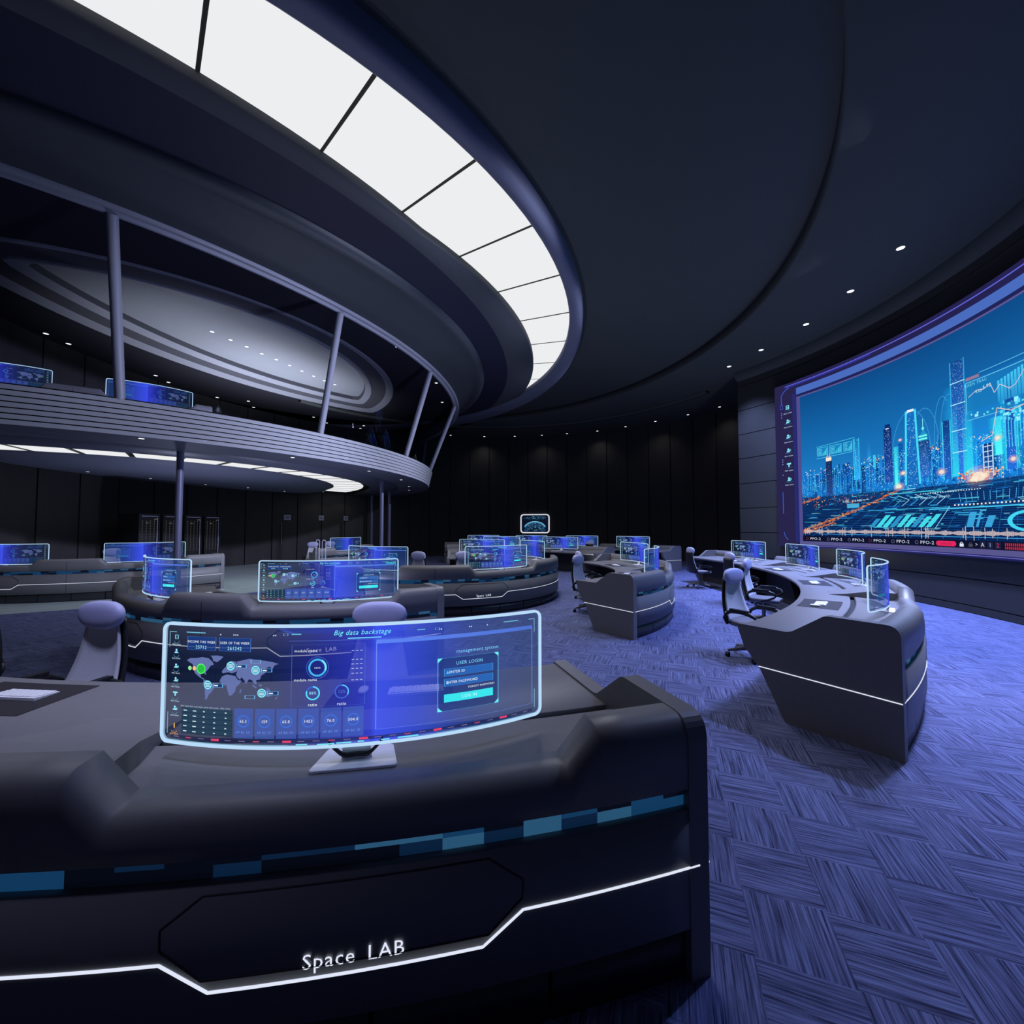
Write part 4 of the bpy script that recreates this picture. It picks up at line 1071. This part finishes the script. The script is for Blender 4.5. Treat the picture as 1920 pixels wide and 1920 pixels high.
D.line([(4.86, 4.78), (UMAX, 4.82)], .014, c((90, 190, 240)), 6); D.rect(4.56, 4.70, 4.86, 4.76, c((150, 120, 150)), 6)
D.text('RISEN TRAC', 4.78, 4.60, .085, c((110, 215, 245)), 7); D.text('6.92', 5.02, 4.46, .10, c((190, 245, 255)), 7); D.text('4.05', 4.84, 4.42, .08, c((190, 245, 255)), 7)
D.line([(4.62, 4.36), (4.8, 4.45), (4.95, 4.42), (5.1, 4.48), (5.18, 4.28), (5.3, 4.4), (5.5, 4.26), (5.62, 4.3), (5.8, 4.5)], .014, c((210, 200, 210)), 12)
for i in range(40):
    x = 5.24 + .07 * i; h = .30 + .22 * min(1, i / 8); k = (70, 200, 245)
    if x < UMAX - .1: D.vgrad(x, 4.08, x + .05, 4.3 + h * .6, c((40, 150, 215), .9), c(k), 8)
D.rect(4.56, 3.90, UMAX, 4.02, c((28, 130, 195), .8), 5); D.line([(4.56, 3.9), (UMAX, 3.9)], .012, c((110, 205, 240)), 6)
lights(90, 4.6, UMAX - .2, 3.92, 3.99, [(150, 240, 255), (90, 220, 250)], .02, .09, 9)
lights(70, 5.25, 6.8, 3.62, 3.86, [(150, 240, 255), (90, 220, 250)], .02, .08, 9)
D.line([(4.85, 3.42), (5.1, 3.5), (5.22, 3.98), (5.5, 3.86), (5.8, 3.9), (6.2, 3.7), (6.8, 3.95)], .016, c((230, 200, 190)), 12)
# waveform
x = .05
while x < UMAX:
    h = .022 + .034 * abs(math.sin(x * 9.1)) * rnd.uniform(.4, 1); 
    if rnd.random() < .09: h = rnd.uniform(.08, .15)
    D.rect(x, 1.635 - h, x + .014, 1.635 + h, c((222, 204, 205), .9), 14); x += .020
D.rect(.5, 1.55, UMAX, 1.56, c((70, 170, 230)), 12)
# control bar
D.rect(0, 1.33, UMAX, 1.49, c((14, 18, 44)), 15)
for i, u in enumerate((.40, 1.06, 1.70, 2.30, 2.92, 3.53)):
    D.text('PPO-2', u, 1.41, .105, c((215, 222, 240)), 17, False, 1.15); D.ring(u - .26, 1.41, .042, .010, c((110, 110, 150) if i not in (0, 3) else (130, 50, 80)), 17)
D.rect(3.80, 1.355, 4.16, 1.465, c((228, 40, 98)), 16); D.disc(3.80, 1.41, .055, c((228, 40, 98)), 16); D.disc(4.16, 1.41, .055, c((228, 40, 98)), 16); D.text('unlock', 3.98, 1.41, .085, c((130, 20, 60)), 17)
for u, k in ((4.34, (220, 230, 245)), (4.54, (70, 72, 84))):
    D.rect(u - .045, 1.36, u + .045, 1.42, c(k), 17); D.ring(u, 1.42, .034, .012, c(k), 17, 0, 180)
D.text('>', 4.67, 1.41, .1, c((200, 205, 220)), 17)
for u, t, k in ((4.80, 'A', (210, 216, 235)), (4.96, '1', (150, 180, 235)), (5.12, '2', (220, 50, 90))):
    D.rect(u - .06, 1.345, u + .06, 1.475, c((30, 34, 62)), 16); D.text(t, u, 1.41, .11, c(k), 17)
for r_ in range(2):
    for i in range(70): 
        x = 5.27 + i * .04
        D.rect(x, 1.35 + .065 * r_, x + .022, 1.40 + .065 * r_, c((215, 45, 70) if (i + r_ * 3) % 19 < 14 else (90, 40, 60)), 17)
put('picture', mb, ['wall_base', 'wall_ui'], root)

# ================================================================== CONSOLES, MONITORS, CHAIRS
DA = dict(C=(-2.02, 10.48), R=9.24); DB = dict(C=(-2.9, 8.1), R=3.55); DC = dict(C=(-12.1, 13.6), R=4.2); DD = dict(C=(-1.8, 11.05), R=3.02)
DE = dict(C=(-1.8, 11.0), R=7.45); DF = dict(C=(-.76, 9.83), R=4.3); DG = dict(C=(-3.06, 11.38), R=10.2); DH = dict(C=(-1.8, 11.0), R=10.35)
DI = dict(C=(-8.8, 17.0), R=2.95); DU = dict(C=MZ, R=9.35)
console('curved_console', DA['C'], DA['R'], -122, -72.66, [-113, -96.7, -80.6], 'grey curved console nearest the viewer, filling the lower left', logo=(-96.7, -80.6), pads=(-113, -95.6, -80.6), dep=1.33)
console('curved_console', DB['C'], DB['R'], -147, -55.5, [-120.2, -77.5], 'dark curved console directly behind the foreground console', logo=(-122.6, -77.5))
console('curved_console', DC['C'], DC['R'], -116, -25, [-87, -48], 'dark console in front of the server racks under the mezzanine', logo=(-87,))
console('curved_console', DD['C'], DD['R'], -142, 96, [-113.7, -55, 22, 72], 'round console with a lettered front in the middle of the room', logo=(-66,))
console('curved_console', DE['C'], DE['R'], 40, 98, [57.5, 79], 'grey console behind the round console, its monitors towards the back wall')
console('curved_console', DF['C'], DF['R'], -51.4, 30, [-25, 8.5], 'grey curved console with a bare dark end panel, in the aisle before the display', logo=(-25, 8.5))
console('curved_console', DG['C'], DG['R'], -53.9, 13, [-42.2, -27.5, -12.8, 2.0], 'long four-seat console beside the big display', logo=(-42.2, -27.5, -12.8, 2.0))
console('curved_console', DH['C'], DH['R'], 33.5, 99, [44.6, 59, 73.8, 88], 'long console farthest back, along the round wall')
console('curved_console', DI['C'], DI['R'], -50, 30, [-22], 'small console alone at the back below the mezzanine edge')
console('curved_console', DU['C'], DU['R'], -76, -42.5, [-65.2, -49.5], 'dark console up on the mezzanine behind the fascia', floor=ZDK)

G_ = 'curved transparent monitors on the consoles'
def mon(D_, a, out, label, z=0, inset=.29): return monitor(D_['C'], D_['R'], a, z + ZS + .001, out, label, G_, inset)
mon(DA, -81.0, True, 'largest curved monitor, in the foreground, reading Big data backstage', 0, .35)
mon(DB, -77.4, True, 'curved monitor above the foreground one, map at its left, on the second console')
mon(DB, -123, True, 'steeply turned monitor at the round left end of the second console')
mon(DC, -48, False, 'monitor with mirrored map in front of the server racks')
mon(DC, -87, False, 'monitor with mirrored map cut by the left frame edge, on the ground floor')
mon(DD, -55, True, 'monitor on the lettered round console, nearest to its right end')
mon(DD, -113.7, True, 'monitor half hidden behind the second console monitor, beside two columns')
mon(DD, 23, True, 'narrow turned monitor on the right end of the round console')
mon(DD, 72, False, 'monitor directly behind the lettered round console monitor')
mon(DE, 57.5, False, 'right-hand monitor of the console behind the round console')
mon(DE, 79, False, 'left-hand monitor of the console behind the round console')
mon(DF, -25.3, False, 'strongly curved monitor on the aisle console with the bare dark end')
mon(DF, 8.5, False, 'monitor partly hidden behind the strongly curved aisle monitor')
for a, l in ((-42.2, 'tall turned monitor nearest the viewer on the four-seat console'), (-27.5, 'second monitor from the near end of the four-seat console'), (-12.8, 'third monitor from the near end of the four-seat console'), (2.0, 'farthest monitor of the four-seat console, left of the big display')): mon(DG, a, False, l)
for a, l in ((44.6, 'rightmost monitor on the console along the back wall'), (59, 'second monitor from the right along the back wall'), (73.8, 'back wall monitor just below the small earth screen'), (88, 'leftmost monitor on the console along the back wall')): mon(DH, a, False, l)
mon(DI, -22, False, 'small far monitor on the lone console beside the white posts')
mon(DU, -49.5, False, 'monitor on the mezzanine crossed by a mullion', ZDK)
mon(DU, -65.2, False, 'monitor on the mezzanine cut by the left frame edge', ZDK)

def ch(D_, a, label, turn=0, dr=0): return chair(D_['C'], D_['R'] - DEP - .47 + dr, a, label, turn)
ch(DA, -99.3, 'pale chair facing the viewer at left, above the keyboard of the near console')
ch(DA, -82.2, 'chair behind the foreground monitor, only its headrest showing above')
ch(DA, -110.4, 'dark chair edge at the far left frame, beside the pale chair', -75)
ch(DB, -77, 'chair seen through the glass of the second console monitor', 0, .1)
ch(DC, -66, 'chair between the two mirrored monitors below the mezzanine')
ch(DD, -112, 'pale chair inside the round console, above its lettered front', 0, .10)
ch(DD, -60, 'chair hidden behind the left side of the lettered console monitor', 0, .10)
ch(DF, -27, 'pale chair with black arms at the aisle console', -14)
ch(DF, 6, 'black-framed chair just behind the pale aisle chair')
for a, l, t in ((-42.5, 'nearest pale chair at the four-seat console', -20), (-27.0, 'second pale chair at the four-seat console', -16), (-12.5, 'third chair at the four-seat console, mostly hidden', 12), (4.5, 'farthest chair at the four-seat console, seen from its black back', 0)): ch(DG, a, l, t)
ch(DH, 52.5, 'black-backed chair at the back wall console, right of the round console'); ch(DE, 62, 'black-backed chair between the round console and the one behind')
ch(DI, -40, 'small pale chair at the lone far console', -30, -.1); ch(DI, 5, 'small dark chair beside the pale one at the lone far console', -60, .0)

desk_set(DA['C'], DA['R'], -95.2, 0, 'white keyboard at the left frame edge on the near console', None, .26, 1.08)
desk_set(DA['C'], DA['R'], -79.7, 0, 'white keyboard seen through the foreground monitor', 'white mouse seen through the foreground monitor', .30, 1.05)
for a, x in ((-42.2, 'nearest the viewer'), (-27.5, 'at the second seat'), (-12.8, 'at the third seat'), (2.0, 'at the farthest seat')):
    desk_set(DG['C'], DG['R'], a, 0, 'white keyboard %s of the four-seat console' % x, 'white mouse %s of the four-seat console' % x, .24)
for a, x in ((-25, 'near seat'), (8.5, 'far seat')): desk_set(DF['C'], DF['R'], a, 0, 'white keyboard at the %s of the aisle console' % x, 'white mouse at the %s of the aisle console' % x, .25)
for a, x in ((44.6, 'right seat'), (59, 'second seat from the right')): desk_set(DH['C'], DH['R'], a, 0, 'white keyboard at the %s of the back wall console' % x, 'white mouse at the %s of the back wall console' % x, .25)
desk_set(DE['C'], DE['R'], 57.5, 0, 'white keyboard on the console behind the round console', 'white mouse on the console behind the round console')
desk_set(DB['C'], DB['R'], -118, 0, 'white keyboard on the second console beside its turned monitor', 'bright white mouse on the second console', .25)

# ================================================================== SMALLER THINGS
# downlights: trim ring + glowing lens
def dl_meshes():
    t = MB(); rows = []
    for r, z in ((.085, .0), (.10, -.004), (.105, .0), (.105, .004)): rows.append([Vector((r * math.cos(2 * PI * k / 20), r * math.sin(2 * PI * k / 20), z)) for k in range(20)])
    t.loft(rows, True); g = MB(); g.add([Vector((.085 * math.cos(2 * PI * k / 20), .085 * math.sin(2 * PI * k / 20), -.002)) for k in range(20)], [tuple(range(20))])
    return t.mesh('trim_ring', 'ceil_trim'), g.mesh('lens', 'spot')
DT, DG_ = dl_meshes(); _dl = []
def downlight(x, y, z, label, group, s=1.0):
    if not _dl:
        r = empty('downlight')
        for nm, me in (('trim_ring', DT), ('lens', DG_)): o = bpy.data.objects.new(nm, me); COL.objects.link(o); o.parent = r
        _dl.append(r)
    else: r = copy_tree(_dl[0])
    r.location = (x, y, z - .004); r.scale = (s * .7, s * .7, 1); tag(r, label, 'light', group)
L1 = 'recessed white downlight in the ceiling band above the big display'
for x, y in ((7.86, 8.1), (8.1, 9.62), (8.18, 11.22), (7.93, 12.87), (7.62, 14.21)): downlight(x, y, ZC, L1, 'downlights above the display', 1.15)
L2 = 'small white downlight in the row just above the tall back wall panels'
for x, y in ((9.73, 19.06), (8.82, 20.39), (7.64, 21.68), (6.37, 22.84), (5.0, 23.86), (3.31, 24.54), (1.83, 24.97), (0.17, 25.26), (-1.72, 25.34), (-3.76, 24.97)): downlight(x, y, ZC, L2, 'downlights along the back wall')
L3 = 'tiny downlight in the slanting row on the pale panel of the upper ceiling tray'
for x, y in ((-8.81, 11.86), (-8.63, 12.38), (-8.44, 12.86), (-8.28, 13.38), (-8.07, 13.86), (-7.89, 14.37), (-7.72, 14.89), (-7.54, 15.4), (-7.35, 15.88), (-7.13, 16.33)):
    k = (7.685 - HC) / (7.5 - HC); downlight(x * k, y * k, 7.685, L3, 'downlights in the tray')
L4 = 'white downlight in the dark ceiling of the upper room, outside the tray'
for x, y in ((-4.96, 9.76), (-3.59, 12.64), (-2.96, 15.86), (-3.15, 18.33), (-14.64, 11.66), (-13.8, 12.42), (-14.46, 13.98), (-13.25, 15.07), (-13.99, 15.92), (-13.35, 17.86), (-11.79, 18.17), (-12.53, 19.32), (-10.16, 20.83), (-10.26, 22.24), (-8.74, 23.34), (-8.23, 22.6), (-5.87, 23.59)):
    r = math.hypot(x - CW[0], y - CW[1]); k = min(1, 12.7 / r); downlight(CW[0] + (x - CW[0]) * k, CW[1] + (y - CW[1]) * k, 7.4, L4, 'downlights of the upper room')
L5 = 'downlight near the curved rim of the mezzanine underside'
for x, y in ((-7.7, 8.47), (-5.79, 10.78), (-4.68, 13.39), (-4.3, 15.87), (-4.64, 18.46), (-5.1, 20.31)): downlight(x, y, ZSO, L5, 'downlights of the mezzanine rim', .85)
L6 = 'small downlight under the mezzanine close to the back wall'
for x, y in ((-13.3, 12.82), (-12.9, 14.6), (-12.5, 16.7), (-11.6, 18.0), (-11.0, 19.8), (-9.78, 21.22)): downlight(x, y, 3.5 if math.hypot(x - MZ[0], y - MZ[1]) < 5.6 else 3.6, L6, 'downlights near the wall', .7)
# wall washers: their light pools on the panels under the mezzanine
for x, y in ((-10.9, 20.2), (-9.9, 21.3), (-9.0, 22.3), (-12.9, 15.2)):
    lamp('wall_wash_lamp', 'SPOT', (x, y, 3.52), 5, (1, .9, .75), (x - .5, y + .5, 1.2), .05, 100, .6)

# server racks
def make_rack():
    root = empty('server_rack'); mb = MB(); W_, Dp, H_ = .64, .95, 2.2
    for sx_ in (-1, 1): mb.box((-Dp / 2, sx_ * (W_ / 2 - .02), H_ / 2), (Dp, .04, H_))
    mb.box((-Dp / 2, 0, H_ - .02), (Dp, W_ - .08, .04)); mb.box((-Dp / 2, 0, .04), (Dp, W_ - .08, .08)); mb.box((-Dp + .01, 0, H_ / 2), (.02, W_ - .08, H_ - .1))
    put('cabinet', mb, 'chair_black', root)
    mb = MB(); mb.box((.004, 0, H_ - .075), (.012, W_ - .14, .022)); mb.box((.004, W_ / 2 - .085, H_ / 2 - .02), (.012, .02, H_ - .2)); put('door_edge', mb, 'plate', root)
    mb = MB(); mb.box((-.06, 0, H_ / 2), (.02, W_ - .08, H_ - .12)); 
    for i in range(22): mb.box((-.045, 0, .16 + .085 * i), (.02, W_ - .12, .07))
    put('server_units', mb, 'chair_black', root)
    mb = MB()
    for i in range(13):
        for j in range(4):
            for k in range(3): mb.box((-.03, -.20 + .12 * j + .01 * (k % 2), .92 + .085 * i + .018 * k), (.006, .012, .008))
    for i in range(5): mb.box((-.03, .0, .3 + .1 * i), (.006, .012, .05)); mb.box((-.03, .18, .3 + .1 * i), (.006, .06, .01))
    mb.box((-.03, .2, H_ - .17), (.006, .09, .02)); mb.box((-.03, -.05, H_ - .3), (.006, .09, .012))
    tag(put('indicator_lights', mb, 'rack_led', root), kind='stuff'); return root
M['rack_led'] = emis('rack_indicator', (190, 180, 150), .30, False)
rk = make_rack(); p0, p1 = Vector((-12.1, 13.3)), Vector((-11.45, 16.0)); dv = (p1 - p0).normalized(); ra = math.atan2(dv.y, dv.x) - PI / 2
for i, l in enumerate(('black server rack nearest the viewer, leftmost of the row', 'black server rack mostly hidden by a column', 'black server rack right of the column', 'black server rack at the right end of the row')):
    o = rk if i == 0 else copy_tree(rk); p = p0 + dv * (.34 + i * .74); o.location = (p.x, p.y, 0); o.rotation_euler = (0, 0, ra); tag(o, l, 'server rack', 'server racks under the mezzanine')

# small earth screen on the back wall
root = empty('wall_screen', tuple(pol(CW, RW, 79.3, 0))); root.rotation_euler = (0, 0, math.radians(79.3 - 90)); tag(root, 'small white-framed wall screen showing the curve of the earth', 'screen')
W2, H2 = .92, .60; zc = 1.99
def rr(w_, h_, r_, k=6):
    q = []
    for cx, cz, a0 in ((w_ - r_, h_ - r_, 0), (-w_ + r_, h_ - r_, 90), (-w_ + r_, -h_ + r_, 180), (w_ - r_, -h_ + r_, 270)):
        for i in range(k + 1): a = math.radians(a0 + 90 * i / k); q.append((cx + r_ * math.cos(a), cz + r_ * math.sin(a)))
    return q
mb = MB(); o_, i_ = rr(W2, H2, .2), rr(W2 - .07, H2 - .07, .14)
mb.loft([[Vector((x, -.02, zc + z)) for x, z in o_], [Vector((x, -.10, zc + z)) for x, z in o_], [Vector((x, -.10, zc + z)) for x, z in i_], [Vector((x, -.06, zc + z)) for x, z in i_]], True, False, 0, False)
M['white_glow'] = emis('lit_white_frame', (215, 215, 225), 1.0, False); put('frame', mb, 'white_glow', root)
mb = MB(); E_ = UI(mb, lambda x, y, ly: Vector((x, -.065 - .001 * ly, zc + y)), 0, 9); c = E_.c
E_.poly(i_, c((10, 20, 38)), 0)
pts = [(x * .01, 0) for x in range(0)]
top = [(.72 * math.cos(math.radians(a)), -.42 + .55 * math.sin(math.radians(a))) for a in frange(25, 155, 20)]
for i in range(20): E_.poly([top[i], top[i + 1], (top[i + 1][0] * .9, max(-.5, top[i + 1][1] - .42)), (top[i][0] * .9, max(-.5, top[i][1] - .42))], c((16, 50, 84)), 1)
E_.line(top, .05, c((120, 190, 220)), 3); E_.line([(x * .97, y - .05) for x, y in top], .08, c((50, 120, 165), .7), 2)
for _ in range(70): x = rnd.uniform(-.5, .5); y = rnd.uniform(-.42, .02); s = rnd.uniform(.02, .08); E_.rect(x, y, x + s, y + s * .4, c(rnd.choice([(120, 160, 180), (60, 110, 140), (150, 180, 190)]), .7), 4)
E_.ring(-.12, .38, .09, .02, c((80, 150, 190)), 4); E_.frame(.05, .28, .3, .46, .012, c((60, 120, 160)), 4); E_.frame(.36, .3, .66, .44, .01, c((60, 120, 160)), 4)
for _ in range(36): x = rnd.uniform(-.75, .6); y = rnd.choice([.3, .36, .42, -.46, -.4]) + rnd.uniform(-.02, .02); E_.rect(x, y, x + .08, y + .012, c((80, 150, 190)), 4)
put('picture', mb, 'wall_ui', root)

# pale plates on the wall panels
for a, l, w_ in ((143.5, 'wide pale wall plate, leftmost of three below the mezzanine', .34), (135.9, 'pale square wall plate in the middle of three', .26), (130.1, 'pale square wall plate nearest the three columns', .24)):
    root = empty('wall_plate', tuple(pol(CW, RW, a, 0))); root.rotation_euler = (0, 0, math.radians(a - 90)); tag(root, l, 'wall plate', 'pale plates on the wall')
    mb = MB(); mb.box((0, -.02, 2.26), (w_, .03, .26)); put('plate', mb, 'plate', root)
    mb = MB(); mb.box((0, -.037, 2.30), (w_ * .7, .006, .03)); mb.box((0, -.037, 2.23), (w_ * .5, .006, .05)); put('marking', mb, 'soffit', root)
# tall door bar on a wall panel
mb = MB(); mb.tube([(0, -.07, .9), (0, -.07, 2.0)], .02, 8); mb.box((0, -.035, 1.0), (.03, .08, .03)); mb.box((0, -.035, 1.9), (.03, .08, .03))
o = put('door_handle', mb, 'alu', None); o.location = tuple(pol(CW, RW, 144.8, 0)); o.rotation_euler = (0, 0, math.radians(144.8 - 90)); tag(o, 'tall thin metal pull bar on the wall under the mezzanine', 'handle')

# white hoop posts beside the lone console
mb = MB(); q = []
for a in frange(0, 180, 10): q.append(Vector((.055 * math.cos(math.radians(a)), 0, 1.30 + .055 * math.sin(math.radians(a)))))
mb.tube([Vector((.055, 0, 0))] + q + [Vector((-.055, 0, 0))], .012, 8); hm = mb.mesh('hoop_post', 'plate')
for px, d, l in ((597, 13.2, 'left one of two slim pale hoop posts before the lone console'), (608.5, 12.9, 'right one of two slim pale hoop posts before the lone console')):
    o = bpy.data.objects.new('hoop_post', hm); COL.objects.link(o); o.location = ((px - 960) / FPX * d, d, 0); tag(o, l, 'post', 'slim hoop posts')
